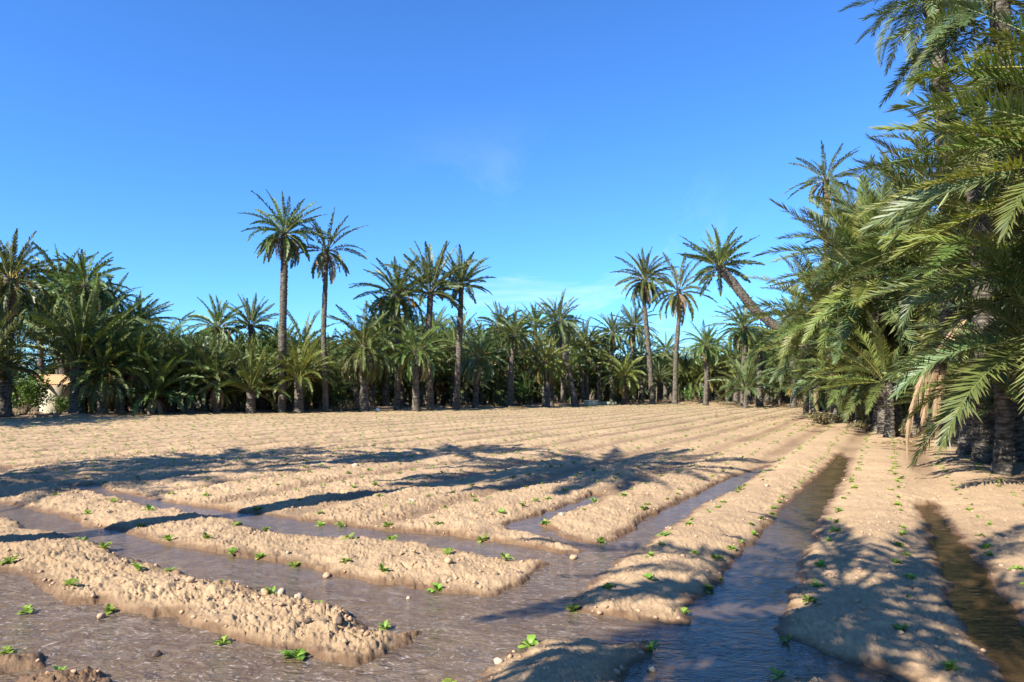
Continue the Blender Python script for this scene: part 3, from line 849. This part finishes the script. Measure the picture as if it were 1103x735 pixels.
# the side of the grove that closes the field on the sun's side and keeps the corner by the shed in shade
for k in range(9):
    t_ = k / 8
    bx_, by_ = -30.5 - 2.5 * (k % 2) + 1.5 * t_, 12 + 17 * t_
    e = empty('date_palm', (bx_, by_, gz(bx_, by_)[0] - 0.05), 'date palm in the side of the grove beyond the frame towards the sun', 'palm tree', 'date palms closing the sunny side of the field')
    hh_ = random.uniform(6.5, 9.5)
    link('trunk', trunk_mesh('trunk', [np.zeros(3), [0.1, 0, hh_ / 2], [0, 0, hh_]], 0.26, 0.2, 60 + k), M['trunk'], e)
    c = bpy.data.objects.new('crown', random.choice(KIND['full'])); C.objects.link(c); c.parent = e; c.location = (0, 0, hh_); c.scale = (1.2, 1.2, 1.2); c.rotation_euler = (0, 0, k)

# low clumps that close the foot of the overhanging row
for k, (fx, fy, Y, cx_, cy_, nf_, Lf_, txt) in enumerate([
        (868, 446, 40, 868, 415, 18, 2.8, 'bushy date palm clump at the far foot of the overhanging row'),
        (925, 458, 28, 925, 408, 20, 2.6, 'bushy date palm clump between the two farthest overhanging trunks'),
        (985, 470, 22.5, 985, 400, 20, 2.6, 'bushy date palm clump in front of the half-hidden palm'),
        (1075, 482, 18.5, 1078, 390, 20, 2.5, 'dark bushy clump of fronds behind the stout grey trunk'),
        (1110, 470, 23, 1115, 330, 24, 3.2, 'dark leafy date palm deep behind the low frond'),
        (1092, 500, 14.6, 1092, 428, 22, 2.0, 'young date palm sprouting beside the foot of the stout trunk'),
        (1018, 484, 18.2, 1020, 432, 18, 1.6, 'young date palm just past the dead hanging frond'),
        (945, 466, 24, 945, 420, 22, 2.2, 'young date palm before the pale arching palm'),
        (905, 456, 30, 905, 408, 22, 2.4, 'young date palm before the second-farthest overhanging trunk'),
        (958, 470, 21.5, 956, 412, 22, 2.2, 'young leafy date palm just before the half-hidden palm'),
        (1078, 510, 12.8, 1082, 412, 22, 1.9, 'young date palm with spiky fronds right below the low overhanging frond'.replace('right below', 'just under')),
        (1040, 486, 16.6, 1042, 425, 20, 1.7, 'small dark date palm clump hiding the foot of the rough grey trunk'),
        (1150, 505, 13.6, 1140, 405, 24, 2.4, 'young date palm in deep shade past the short palm')]):
    near_palm(fx, fy, Y, cx_, cy_, txt, nf_, Lf_, 0.15, 82, -12, seed=20 + k)

# the dead frond that hangs from the stout palm
stout = [o for o in S.objects if o.get('label', '').startswith('stout date palm')][0]
g = Geo(); rg = np.random.default_rng(4)
for k in (0, 1, 2):
    frond_into(g, 3.2 - 0.25 * k, R(-40 - 4 * k), 0.85, 0.04 * (k - 1), (0, 0.03 * k, 0), 110, 0.36, 0.022, 0.3, rg, True, 0.0, 0.6, tilt=0.1 * (k - 1), t0=0.2, rw=0.03, tint0=0.6, lay=0.30)
df = link('dry_frond', g.mesh('dry_frond'), M['dry'], stout)
df['label'] = 'straw-coloured dead frond hanging down to the soil'
p_ = deep(1038, 342, 14.2) - np.array(stout.location)
df.location = tuple(p_); df.rotation_euler = (0, 0, R(196))

# ------------------------------------------------------------------ shed, shrub, ditch box, sack
def box_into(g, lo, hi):
    x0, y0, z0 = lo; x1, y1, z1 = hi
    v = [(x0, y0, z0), (x1, y0, z0), (x1, y1, z0), (x0, y1, z0), (x0, y0, z1), (x1, y0, z1), (x1, y1, z1), (x0, y1, z1)]
    g.add(v, [(0, 3, 2, 1), (4, 5, 6, 7), (0, 1, 5, 4), (1, 2, 6, 5), (2, 3, 7, 6), (3, 0, 4, 7)])

def shed():
    Y = 42.0
    c = deep(48, 440, Y)
    e = empty('garden_shed', (c[0], Y, gz(c[0], Y)[0] - 0.05), 'small pale rendered shed with an orange tiled roof half hidden by shrubs and palms', 'shed')
    e.rotation_euler = (0, 0, R(58)); e.scale = (0.80, 0.80, 0.92)
    g = Geo()                                   # origin = the corner nearest the field; x along the grey face, -x,+y the lit face
    w_, d_, h0, h1 = 2.0, 1.7, 1.95, 2.5
    v = [(0, 0, 0), (w_, 0, 0), (w_, d_, 0), (0, d_, 0), (0, 0, h0), (w_, 0, h0), (w_, d_, h1), (0, d_, h1)]
    g.add(v, [(0, 1, 5, 4), (1, 2, 6, 5), (2, 3, 7, 6), (3, 0, 4, 7), (4, 5, 6, 7)])
    link('wall', g.mesh('wall'), M['render'], e)
    g = Geo()
    n = 14; ov = 0.22
    sl_ = (h1 - h0) / d_
    xs = np.linspace(-ov, w_ + ov, n * 6 + 1); ys = np.linspace(-ov, d_ + ov, 13)
    X, Yy = np.meshgrid(xs, ys)
    Z = h0 + 0.05 + sl_ * Yy + 0.035 * np.abs(np.sin((X + ov) / (w_ + 2 * ov) * n * math.pi)) + 0.02 * ((Yy + ov) / (d_ + 2 * ov) * 6 % 1)
    m_ = len(xs); i = np.arange(12)[:, None] * m_; j = np.arange(m_ - 1)[None]
    q = np.stack([i + j, i + j + 1, i + m_ + j + 1, i + m_ + j], -1).reshape(-1, 4)
    g.add(np.stack([X, Yy, Z], -1).reshape(-1, 3), q)
    g.add(np.stack([X, Yy, Z - 0.06], -1).reshape(-1, 3), q[:, ::-1])
    link('roof', g.mesh('roof'), M['tile'], e)
    g = Geo(); box_into(g, (-0.02, 0.9, 0.02), (0.03, 1.7, 1.9)); d0 = link('door', g.mesh('door'), M['wood'], e)
    g = Geo(); tube_into(g, [(-0.08, 1.58, 0.95), (-0.08, 1.58, 1.1)], 0.015, 6); link('handle', g.mesh('handle'), M['stone'], d0)
    g = Geo(); box_into(g, (-0.06, -0.06, -0.3), (w_ + .06, d_ + .06, 0.12)); link('plinth', g.mesh('plinth'), M['concrete'], e)
shed()

def leafy(name, px, py, Y, wpx, hpx, label, n=1500, ls=0.10, seed=1, mat_='shrub', cat='shrub'):
    rng = np.random.default_rng(seed)
    f = deep(px, py, Y); fz = gz(f[0], Y)[0]
    e = empty(name, (f[0], Y, fz), label, cat)
    w_, h_ = wpx * Y / F / 2, hpx * Y / F
    # leaf clumps round several branch ends
    nb = 16; ends = []
    g = Geo()
    for k in range(nb):
        a = rng.random() * 6.28; r_ = w_ * math.sqrt(rng.random()) * 0.85; hh = h_ * (0.25 + 0.65 * rng.random() * (1 - 0.45 * r_ / w_))
        p = np.array([r_ * math.cos(a), r_ * math.sin(a), hh]); ends.append(p)
        tube_into(g, [np.zeros(3), p * [0.35, 0.35, 0.5] + rng.normal(0, .05, 3), p], [0.035, 0.02, 0.008], 5)
    link('stem', g.mesh('stem'), M['wood'], e)
    k = rng.integers(0, nb, n)
    c = np.array(ends)[k] + rng.normal(0, 1, (n, 3)) * [w_ * 0.22, w_ * 0.22, h_ * 0.11]
    c[:, 2] = np.abs(c[:, 2]) + 0.05
    d = rng.normal(0, 1, (n, 3)) + [0, 0, 0.3]; d /= np.linalg.norm(d, axis=1)[:, None]
    sd = np.cross(d, rng.normal(0, 1, (n, 3))); sd /= np.linalg.norm(sd, axis=1)[:, None]
    l_ = ls * (0.7 + 0.6 * rng.random(n))[:, None]
    V = np.stack([c, c + d * l_ * .5 - sd * l_ * .28, c + d * l_, c + d * l_ * .5 + sd * l_ * .28], 1).reshape(-1, 3)
    i = np.arange(n) * 4
    g = Geo(); g.add(V, np.stack([i, i + 1, i + 2, i + 3], 1), None, np.repeat(np.clip(rng.normal(.5, .25, n), 0, 1), 4))
    link('foliage', g.mesh('foliage'), M[mat_], e)
leafy('leafy_shrub', 27, 447, 39.2, 36, 50, 'green leafy shrub hiding one side of the small shed', 2600, 0.15, 1)
leafy('leafy_shrub', 62, 447, 39.6, 24, 22, 'low dark green shrub growing before the pale shed wall', 900, 0.11, 12)
leafy('leafy_shrub', 98, 446, 40, 22, 34, 'small yellow-green shrub at the foot of the huge feathery palm', 1000, 0.13, 2)
leafy('leafy_shrub', 150, 447, 41, 30, 18, 'low dark shrub in the shade beyond the huge feathery palm', 900, 0.10, 3)
leafy('leafy_shrub', 535, 437, 60, 26, 34, 'bright green shrub between the dark trunks near the middle of the grove', 1200, 0.16, 4)
leafy('leafy_shrub', 560, 436, 62, 20, 26, 'yellow-green shrub just behind the very dark trunk', 900, 0.16, 5)
leafy('leafy_shrub', 655, 434, 72, 30, 24, 'low green shrub behind the pale ditch box', 900, 0.16, 6)
leafy('leafy_shrub', 748, 434, 70, 26, 18, 'small green shrub between the slender wispy palm and the leaning palm', 700, 0.14, 7)
leafy('dry_shrub', 890, 458, 30, 34, 14, 'brown dried shrub at the far foot of the overhanging palms', 1200, 0.09, 8, 'weed')
leafy('dry_shrub', 935, 468, 24.5, 36, 14, 'dark withered shrub in front of the bushy palm clump', 1200, 0.08, 9, 'weed')
leafy('dry_shrub', 968, 473, 22, 26, 18, 'grey-green scrubby shrub beside the hanging dead frond', 1200, 0.07, 10, 'weed')
leafy('dry_shrub', 370, 444, 45.5, 50, 14, 'low scrubby growth under the low stout palm', 800, 0.08, 11, 'weed')

def ditch_box():
    Y = 62.0
    a = deep(629, 437, Y)
    e = empty('ditch_box', (a[0], Y, gz(a[0], Y)[0] - 0.05), 'low pale concrete ditch box with a flat greenish slab at the far field edge', 'ditch box')
    e.rotation_euler = (0, 0, R(-12))
    g = Geo(); box_into(g, (0, 0, 0), (1.25, 1.2, 0.42)); link('wall', g.mesh('wall'), M['concrete'], e)
    g = Geo(); box_into(g, (1.25, 0.05, 0), (2.9, 1.15, 0.36)); link('channel', g.mesh('channel'), M['slab'], e)
    g = Geo(); box_into(g, (-0.05, -0.05, 0.42), (1.3, 1.25, 0.47)); link('slab', g.mesh('slab'), M['concrete'], e)
ditch_box()

def lump(rx, ry, rz, seed, rough=0.25, sub=2):
    import bmesh
    bm = bmesh.new(); bmesh.ops.create_icosphere(bm, subdivisions=sub, radius=1)
    v = np.array([p.co[:] for p in bm.verts]); f = np.array([[q.index for q in p.verts] for p in bm.faces]); bm.free()
    n = 1 + rough * (noise(v[:, 0] * 1.7 + seed * 3.1 + v[:, 2], v[:, 1] * 1.7 - v[:, 2] * 1.3, seed) + 0.5 * noise(v[:, 0] * 4 + v[:, 2] * 2, v[:, 1] * 4 + seed - v[:, 2] * 3, seed + 5))
    return v * n[:, None] * [rx, ry, rz], f

v_, f_ = lump(0.16, 0.12, 0.13, 3, 1.1, 3)
p_ = deep(407, 433, 46)
sk_ = link('white_sack', npmesh('white_sack', v_, [f_], None, True), M['sack'], None, (p_[0], 46, gz(p_[0], 46)[0] + 0.1)); sk_.scale = (0.7, 0.7, 0.7)
sk_.rotation_euler = (0.2, 0.3, 0.4)
tag(sk_, 'crumpled white plastic sack lying under the low stout palm', 'sack')

# ------------------------------------------------------------------ seedlings
def seedling_mesh(seed, nleaf=8, size=0.075, detail=True):
    rng = np.random.default_rng(seed); g = Geo()
    for k in range(nleaf):
        az = k * 2.4 + rng.normal(0, .3); L_ = size * (0.65 + 0.6 * rng.random()); el = R(rng.uniform(15, 75))
        n = 5
        t = np.linspace(0, 1, n)
        e_ = el - 1.1 * t
        ds = L_ / (n - 1)
        x = np.concatenate([[0], np.cumsum(np.cos(e_[:-1]) * ds)]); z = np.concatenate([[0], np.cumsum(np.sin(e_[:-1]) * ds)])
        wd = L_ * np.array([0.05, 0.07, 0.24, 0.26, 0.03]) * (0.8 + 0.4 * rng.random())
        c, s_ = math.cos(az), math.sin(az)
        mid = np.stack([x * c, x * s_, z], 1); sdv = np.array([-s_, c, 0])
        up = np.array([0, 0, 0.35])
        V = np.stack([mid - sdv * wd[:, None] + up * wd[:, None], mid, mid + sdv * wd[:, None] + up * wd[:, None]], 1)
        V += rng.normal(0, 0.04 * L_, V.shape) * np.array([0, 0, 1, 1, .5])[:, None, None]
        i = np.arange(n - 1)[:, None] * 3; j = np.arange(2)[None]
        q = np.stack([i + j, i + j + 1, i + 3 + j + 1, i + 3 + j], -1).reshape(-1, 4)
        g.add(V.reshape(-1, 3), q, None, np.clip(rng.normal(0.5, 0.25), 0, 1), 0.0 if rng.random() > 0.06 else 0.7)
    return g
SEED = [seedling_mesh(s, 10 + (s * 5) % 9, 0.072 + 0.005 * (s % 4)).mesh('seedling') for s in range(10)]
for me in SEED: me.materials.append(M['seedling'])
ONES = 'zeroth first second third fourth fifth sixth seventh eighth ninth tenth eleventh twelfth thirteenth fourteenth fifteenth sixteenth seventeenth eighteenth nineteenth'.split()
TENS = {2: 'twenty', 3: 'thirty', 4: 'forty', 5: 'fifty'}
def nth(n):
    if n < 20: return ONES[n]
    t, o = divmod(n, 10)
    return (TENS[t][:-1] + 'ieth') if o == 0 else TENS[t] + '-' + ONES[o]
PLANTED = []
def seedling(x, y, label, group, sc=1.0):
    z, d = gz(x, y)
    if d < -0.02: z = 0.0
    o = bpy.data.objects.new('seedling', random.choice(SEED)); C.objects.link(o)
    o.location = (x, y, z - 0.004); o.rotation_euler = (random.uniform(-.2, .2), random.uniform(-.2, .2), random.uniform(0, 6.28))
    o.scale = (sc, sc, sc * random.uniform(0.8, 1.15))
    PLANTED.append((x, y))
    return tag(o, label, 'seedling', group)
TRACED = [
    ('on the muddy clods at the near corner', [(8, 692), (64, 716)]),
    ('along the near edge of the wedge-shaped bed', [(77, 630), (118, 651), (30, 651), (241, 683), (318, 698)]),
    ('along the far edge of the wedge-shaped bed', [(10, 604), (88, 579), (111, 588), (148, 613), (184, 612), (242, 622), (293, 635), (343, 646), (415, 668)]),
    ('on the long bed between the two slanting ditches, near edge', [(95, 553), (152, 565), (182, 579), (222, 581), (250, 592), (280, 595), (317, 603), (371, 606), (412, 616), (470, 629)]),
    ('on the long bed between the two slanting ditches, far edge', [(60, 534), (123, 541), (160, 552), (255, 562), (287, 570), (345, 561), (377, 581), (421, 582), (483, 593), (545, 599)]),
    ('on the soil bank beyond the slanting ditches', [(184, 532), (222, 536), (277, 547), (345, 553), (368, 562), (416, 564), (473, 565), (520, 577), (480, 549), (508, 534), (540, 552), (576, 541), (590, 538), (640, 536), (662, 517)]),
    ('on the tongue of soil between inlet and main ditch', [(587, 562), (648, 579), (694, 549), (671, 534)]),
    ('on the low mound at the bottom', [(571, 686), (484, 729), (702, 690)]),
    ('along the near edges of the shaded bed tip', [(617, 649), (655, 635), (700, 627), (716, 578), (748, 600), (762, 628), (772, 600)]),
    ('by the corner of the widest furrow', [(838, 722), (846, 681)]),
]
for where, pts in TRACED:
    for k, (px, py) in enumerate(pts):
        p = at(px, py, 0.06)
        seedling(p[0], p[1], ('%s green seedling ' % nth(k + 1)) + where, 'seedlings ' + where, random.uniform(0.72, 1.05))
ROWN = {0.30: ('furrow by the palms', -0.64), }
lines = []
NAMES = {-2: 'the bare strip below the overhanging palms', -1: 'the narrow brown furrow near the overhanging palms', 0: 'the widest blue furrow', 1: 'the main silvery ditch', 2: 'the short inlet furrow',
         3: 'the first dry furrow past the inlet', 4: 'the second dry furrow past the inlet', 5: 'the third dry furrow past the inlet', 6: 'the fourth dry furrow past the inlet'}
cand = []
for kf in range(-3, 30):
    for sd in (-1, 1):
        u0 = 4.6 if kf <= 0 else (6.4 if kf == 1 else (8.2 if kf == 2 else 7.0))
        if kf == 1 and sd > 0: u0 = 8.5
        u = u0 + random.uniform(0, .4)
        cnt = 0
        while u < 85:
            v = V0 + kf * SP + sd * 0.40 + random.gauss(0, 0.045) - 0.022 * max(0, u - 8)
            x, y = AX * u + NX * v
            cand.append((kf, sd, u, x, y))
            u += random.uniform(0.42, 0.62) * (1 if random.random() > 0.08 else 2)
cx_ = np.array([c[3] for c in cand]); cy_ = np.array([c[4] for c in cand])
ins = psd(FIELD, cx_, cy_, 0.5)
from_view = np.abs(cx_) / np.maximum(cy_, .1) < 0.86
near_w = field_height(cx_, cy_)[3]
keep = [i for i in range(len(cand)) if from_view[i] and ins[i] < 0 and ((ins[i] < -0.4) or True) and near_w[i] > -0.01 and cy_[i] > 3.5]
keep = [i for i in keep if min([9] + [math.hypot(cx_[i] - a, cy_[i] - b) for a, b in PLANTED]) > 0.30]
keep.sort(key=lambda i: math.hypot(cx_[i], cy_[i]))
single, rest = keep[:215], keep[215:]
cnts = {}
for i in sorted(single, key=lambda i: (cand[i][0], cand[i][1], cand[i][2])):
    kf, sd, u, x, y = cand[i]
    cnts[(kf, sd)] = cnts.get((kf, sd), 0) + 1
    nm = NAMES.get(kf, 'a farther dry furrow')
    side = 'palm side' if sd < 0 else 'field side'
    if kf in NAMES:
        seedling(x, y, '%s small seedling on the %s of %s' % (nth(cnts[(kf, sd)]), side, nm), 'seedlings beside ' + nm, random.uniform(0.45, 0.85))
    else:
        seedling(x, y, 'tiny seedling beside a farther dry furrow', 'seedlings in the farther furrows', random.uniform(0.4, 0.75))
# the thousands beyond: one mass
g = Geo(); gs = [seedling_mesh(s, 5, 0.085) for s in range(20, 24)]
zz = gzs(cx_[rest], cy_[rest])[0]
rr = np.random.default_rng(9)
for i, z in zip(rest, zz):
    q = gs[rr.integers(4)]
    a = rr.random() * 6.28; s_ = rr.uniform(0.6, 1.15)
    V = np.concatenate(q.v) * s_
    V = np.stack([V[:, 0] * math.cos(a) - V[:, 1] * math.sin(a) + cx_[i], V[:, 0] * math.sin(a) + V[:, 1] * math.cos(a) + cy_[i], V[:, 2] + z], 1)
    g.add(V, np.concatenate(q.q), None, np.concatenate(q.a), np.concatenate(q.d))
tag(link('distant_seedlings', g.mesh('distant_seedlings'), M['seedling']), 'rows of tiny seedlings running off over the far field', 'seedlings', None, 'stuff')

# ------------------------------------------------------------------ clods and stones
def clods():
    rng = np.random.default_rng(21)
    tv = [lump(1, 0.8, 0.65, s, 0.35, 1) for s in range(6)]
    n = 14000
    r = 3.4 + 11 * rng.random(n) ** 1.4; a = R(-44) + R(84) * rng.random(n)
    x, y = r * np.sin(a), r * np.cos(a)
    u, v = uv(x, y)
    pk = rng.random(n) < np.where(v > 2.4, 1.0, 0.55) * (0.35 + 0.65 * (rnoise(x, y, 1.6, 51) > -0.1))
    x, y = x[pk], y[pk]
    z, d = gzs(x, y)
    ok = d > 0.015
    x, y, z = x[ok], y[ok], z[ok]
    V, Fc, k0 = [], [], 0
    for i in range(len(x)):
        s = 0.0055 + 0.022 * rng.random() ** 4.5
        v_, f_ = tv[rng.integers(6)]
        a = rng.random() * 6.28
        V.append(np.stack([(v_[:, 0] * math.cos(a) - v_[:, 1] * math.sin(a)) * s + x[i], (v_[:, 0] * math.sin(a) + v_[:, 1] * math.cos(a)) * s + y[i], v_[:, 2] * s + z[i] + 0.15 * s], 1))
        Fc.append(f_ + k0); k0 += len(v_)
    me = npmesh('soil_clods', np.concatenate(V), [np.concatenate(Fc)])
    tag(link('soil_clods', me, M['clod']), 'crumbs and clods of dry soil strewn over the beds', 'soil clods', None, 'stuff')
clods()
for k, (px, py, s, mk, lb) in enumerate([
        (322, 640, 0.055, 'stone', 'palest stone on the wedge-shaped bed, the biggest of three in a line'), (303, 636, 0.040, 'stone', 'small pale stone beside a seedling on the wedge-shaped bed'),
        (286, 634, 0.050, 'clod', 'brown upright clod at the start of the line of stones'), (366, 671, 0.040, 'wetclod', 'dark clod alone on the tip of the wedge-shaped bed'),
        (332, 672, 0.035, 'wetclod', 'dark flat clod near the middle of the wedge-shaped bed'), (483, 608, 0.055, 'clod', 'brown clod on the end of the long bed between the ditches'),
        (353, 613, 0.045, 'clod', 'clod at the ditch edge of the long bed'), (310, 592, 0.03, 'stone', 'small pale stone on the long bed by the ditch'),
        (440, 635, 0.022, 'stone', 'tiny pale stone lying in the shallow water of the ditch'), (702, 709, 0.035, 'stone', 'pale pebble at the shaded foot of the bottom mound'),
        (537, 703, 0.035, 'stone', 'pale stone on the flank of the bottom mound'), (170, 694, 0.035, 'wetclod', 'reddish wet clod breaking the water of the nearest ditch'),
        (444, 541, 0.06, 'stone', 'stone on the bank beyond the slanting ditches'), (456, 523, 0.08, 'clod', 'big clod on top of the shadowed bank'),
        (383, 504, 0.08, 'stone', 'grey stone lying in the palm shadow'), (618, 594, 0.05, 'clod', 'clod on the tip of the spit beside the main ditch'),
        (605, 555, 0.045, 'stone', 'stone at the mouth of the short inlet'), (826, 525, 0.05, 'stone', 'whitish stone on the bed beside the widest furrow'),
        (110, 655, 0.04, 'clod', 'clod by the shadow streaks on the wedge-shaped bed'), (205, 628, 0.05, 'clod', 'cracked clod on the far edge of the wedge-shaped bed')]):
    s *= 0.75
    v_, f_ = lump(s * 1.15, s * 0.85, s * 0.8, 40 + k, 0.4, 2)
    p = at(px, py, 0.07); z, d = gz(p[0], p[1])
    o = link('stone' if mk == 'stone' else 'clod', npmesh('stone', v_, [f_]), M[mk], None, (p[0], p[1], max(z, 0) + s * 0.25))
    o.rotation_euler = (random.uniform(-.4, .4), random.uniform(-.4, .4), random.uniform(0, 6))
    tag(o, lb, 'stone' if mk == 'stone' else 'clod')

def straw():
    rng = np.random.default_rng(55); g = Geo(); n = 420
    r = 3.5 + 12 * rng.random(n); a = R(-42) + R(80) * rng.random(n); x, y = r * np.sin(a), r * np.cos(a)
    z, d = gzs(x, y)
    for i in np.where(d > 0.06)[0]:
        az = rng.random() * 6.28; l_ = 0.03 + 0.10 * rng.random() ** 2; p = np.array([x[i], y[i], z[i] + 0.006]); q = np.array([math.cos(az), math.sin(az), rng.normal(0, 0.15)]) * l_
        tube_into(g, [p - q, p + rng.normal(0, 0.004, 3), p + q], 0.0022, 3, rng.random(), 0.4)
    tag(link('straw_bits', g.mesh('straw_bits'), M['dry']), 'scraps of straw and dry leaf lying on the soil', 'straw', None, 'stuff')
straw()

# ------------------------------------------------------------------ dry weeds along the field edge, litter of the grove
def weeds():
    rng = np.random.default_rng(33)
    seg = np.diff(EDGE, axis=0); ln = np.linalg.norm(seg, axis=1)
    n = 2600
    k = rng.choice(len(seg), n, p=ln / ln.sum() * 0.5 + 0.5 * (np.arange(len(seg)) > 8) / max(1, (np.arange(len(seg)) > 8).sum()))
    t = rng.random(n)
    base = EDGE[k] + seg[k] * t[:, None]
    nrm = np.stack([-seg[k][:, 1], seg[k][:, 0]], 1) / ln[k][:, None]
    base = base + nrm * (np.abs(rng.normal(0, 1.0, n)) + 0.2)[:, None]
    cl = rnoise(base[:, 0], base[:, 1], 0.45, 61) > -0.15
    base = base[cl]; n = len(base)
    z = gzs(base[:, 0], base[:, 1])[0]
    g = Geo()
    nb = 12
    P = np.repeat(np.concatenate([base, z[:, None]], 1), nb, 0) + rng.normal(0, 1, (n * nb, 3)) * [0.09, 0.09, 0]
    az = rng.random(n * nb) * 6.28; el = R(40) + R(45) * rng.random(n * nb)
    l_ = (0.12 + 0.3 * rng.random(n * nb) ** 2)[:, None] * np.repeat(0.5 + rng.random(n), nb)[:, None]
    D = np.stack([np.cos(az) * np.cos(el), np.sin(az) * np.cos(el), np.sin(el)], 1)
    Sd = np.stack([-np.sin(az), np.cos(az), 0 * az], 1) * 0.012
    V = np.stack([P - Sd, P + Sd, P + D * l_ * .6 + Sd * .7, P + D * l_ - [0, 0, 0.03]], 1).reshape(-1, 3)
    i = np.arange(n * nb) * 4
    g.add(V, np.stack([i, i + 1, i + 2, i + 3], 1), None, np.repeat(rng.random(n * nb), 4))
    tag(link('dry_weeds', g.mesh('dry_weeds'), M['weed']), 'tufts of dry weeds and litter along the edge of the field', 'weeds', None, 'stuff')
weeds()

def fallen(px, py, az, sc, label, n=2):
    p = at(px, py, 0.15); rng = np.random.default_rng(int(px)); g = Geo()
    for k in range(n):
        frond_into(g, 2.2, R(8), 0.25, R(az + 25 * k), (0, 0.1 * k, 0.05), 34, 0.32, 0.035, 0.25, rng, False, 0.0, 0.15, tint0=0.4)
    o = link('fallen_frond', g.mesh('fallen_frond'), M['dry'], None, (p[0], p[1], gz(p[0], p[1])[0] + 0.03)); o.scale = (sc,) * 3
    tag(o, label, 'dead frond')
fallen(540, 441, 10, 0.9, 'heap of dead fronds on the soil by the very dark trunk')
fallen(568, 440, 200, 0.8, 'second dead frond heap just past the very dark trunk')
fallen(800, 438, 190, 1.0, 'dead fronds lying below the leaning palm')
fallen(905, 462, 170, 0.8, 'dead frond on the soil at the far foot of the overhanging palms')
fallen(1015, 483, 150, 0.7, 'dead frond at the foot of the stout grey trunk')

# ------------------------------------------------------------------ the far part of the grove, one mass
def far_grove():
    rng = np.random.default_rng(77)
    lo = [crown_mesh_geo(26, 3.0, 80, -45, (0.6, 1.4), 16, 0.5, 0.11, 90 + s) for s in range(4)]
    g = Geo()
    for k in range(330):
        px = rng.uniform(-260, 1350)
        Y = edge_depth(min(px, 870)) + rng.uniform(17, 55)
        sk = np.interp(px, sx_, sy_) + 14
        low = k % 2 == 0
        cy = rng.uniform(395, 428) if low else rng.uniform(sk + 8, 405)
        p = deep(px, cy, Y); q = lo[rng.integers(4)]; a = rng.random() * 6.28; s_ = rng.uniform(0.9, 1.3)
        V = np.concatenate(q.v) * s_
        V = np.stack([V[:, 0] * math.cos(a) - V[:, 1] * math.sin(a) + p[0], V[:, 0] * math.sin(a) + V[:, 1] * math.cos(a) + Y, V[:, 2] + p[2]], 1)
        g.add(V, np.concatenate(q.q), None, np.concatenate(q.a), np.concatenate(q.d))
        tube_into(g, [(p[0], Y, 0), (p[0], Y, p[2] / 2), (p[0], Y, p[2])], 0.2, 6, 0.1, 0.3)
    tag(link('distant_palm_grove', g.mesh('distant_palm_grove'), M['palm']), 'deep mass of date palms closing the view behind the grove', 'palm grove', None, 'stuff')
far_grove()

# ------------------------------------------------------------------ world, sun
w = bpy.data.worlds.new('World'); S.world = w; w.use_nodes = True
nt = w.node_tree; bg = nt.nodes['Background']
sky = nt.nodes.new('ShaderNodeTexSky'); sky.sky_type = 'NISHITA'; sky.sun_disc = False
sky.sun_elevation = SUN_EL; sky.sun_rotation = SUN_AZ + math.pi
sky.air_density = 1.0; sky.dust_density = 0.12; sky.ozone_density = 3.0
tc = N(nt, 'TexCoord')
sep = N(nt, 'SeparateXYZ'); L(nt, tc.outputs['Generated'], sep.inputs[0])
tinted = mix(nt, 1.0, sky.outputs[0], (0.62, 1.22, 1.98), 'MULTIPLY')
# thin cirrus on a high flat layer
zc = math_(nt, 'MAXIMUM', sep.outputs[2], 0.03)
cx = N(nt, 'CombineXYZ')
L(nt, math_(nt, 'DIVIDE', sep.outputs[0], zc), cx.inputs[0]); L(nt, math_(nt, 'DIVIDE', sep.outputs[1], zc), cx.inputs[1])
mp = N(nt, 'Mapping'); mp.inputs['Location'].default_value = (1.9, 0.7, 0); mp.inputs['Rotation'].default_value = (0, 0, R(-20)); mp.inputs['Scale'].default_value = (0.55, 0.16, 1)
L(nt, cx.outputs[0], mp.inputs[0])
cn = N(nt, 'TexNoise'); cn.inputs['Scale'].default_value = 1.3; cn.inputs['Detail'].default_value = 8; cn.inputs['Roughness'].default_value = 0.62; cn.inputs['Distortion'].default_value = 0.7
L(nt, mp.outputs[0], cn.inputs['Vector'])
cl = ramp(nt, cn.outputs['Fac'], [(0.52, (0, 0, 0)), (0.80, (1, 1, 1))])
lowm = N(nt, 'MapRange'); lowm.interpolation_type = 'SMOOTHSTEP'
for i_, v_ in ((1, 0.42), (2, 0.16), (3, 0.0), (4, 0.62)): lowm.inputs[i_].default_value = v_
L(nt, sep.outputs[2], lowm.inputs[0])
side = N(nt, 'MapRange'); side.interpolation_type = 'SMOOTHSTEP'
L(nt, math_(nt, 'ABSOLUTE', math_(nt, 'SUBTRACT', sep.outputs[0], 0.08)), side.inputs[0])
for i_, v_ in ((1, 0.30), (2, 0.08), (3, 0.0), (4, 1.0)): side.inputs[i_].default_value = v_
cf = math_(nt, 'MULTIPLY', math_(nt, 'MULTIPLY', cl, lowm.outputs[0]), side.outputs[0])
L(nt, mix(nt, cf, tinted, (8.5, 9.5, 10.0)), bg.inputs[0])
bg.inputs[1].default_value = 0.052
sl = bpy.data.lights.new('sun', 'SUN'); sl.energy = 5.0; sl.angle = R(0.42); sl.color = (1.0, 0.94, 0.85)
so = bpy.data.objects.new('sun', sl); C.objects.link(so); so.location = (-20, -20, 30)
so.rotation_euler = (R(90) - SUN_EL, 0, -SUN_AZ)
S.view_settings.view_transform = 'Standard'; S.view_settings.look = 'None'
S.view_settings.exposure = 1.42; S.view_settings.gamma = 1
S.render.engine = 'CYCLES'
S.cycles.max_bounces = 6; S.cycles.diffuse_bounces = 3; S.cycles.glossy_bounces = 3; S.cycles.transmission_bounces = 3; S.cycles.transparent_max_bounces = 4
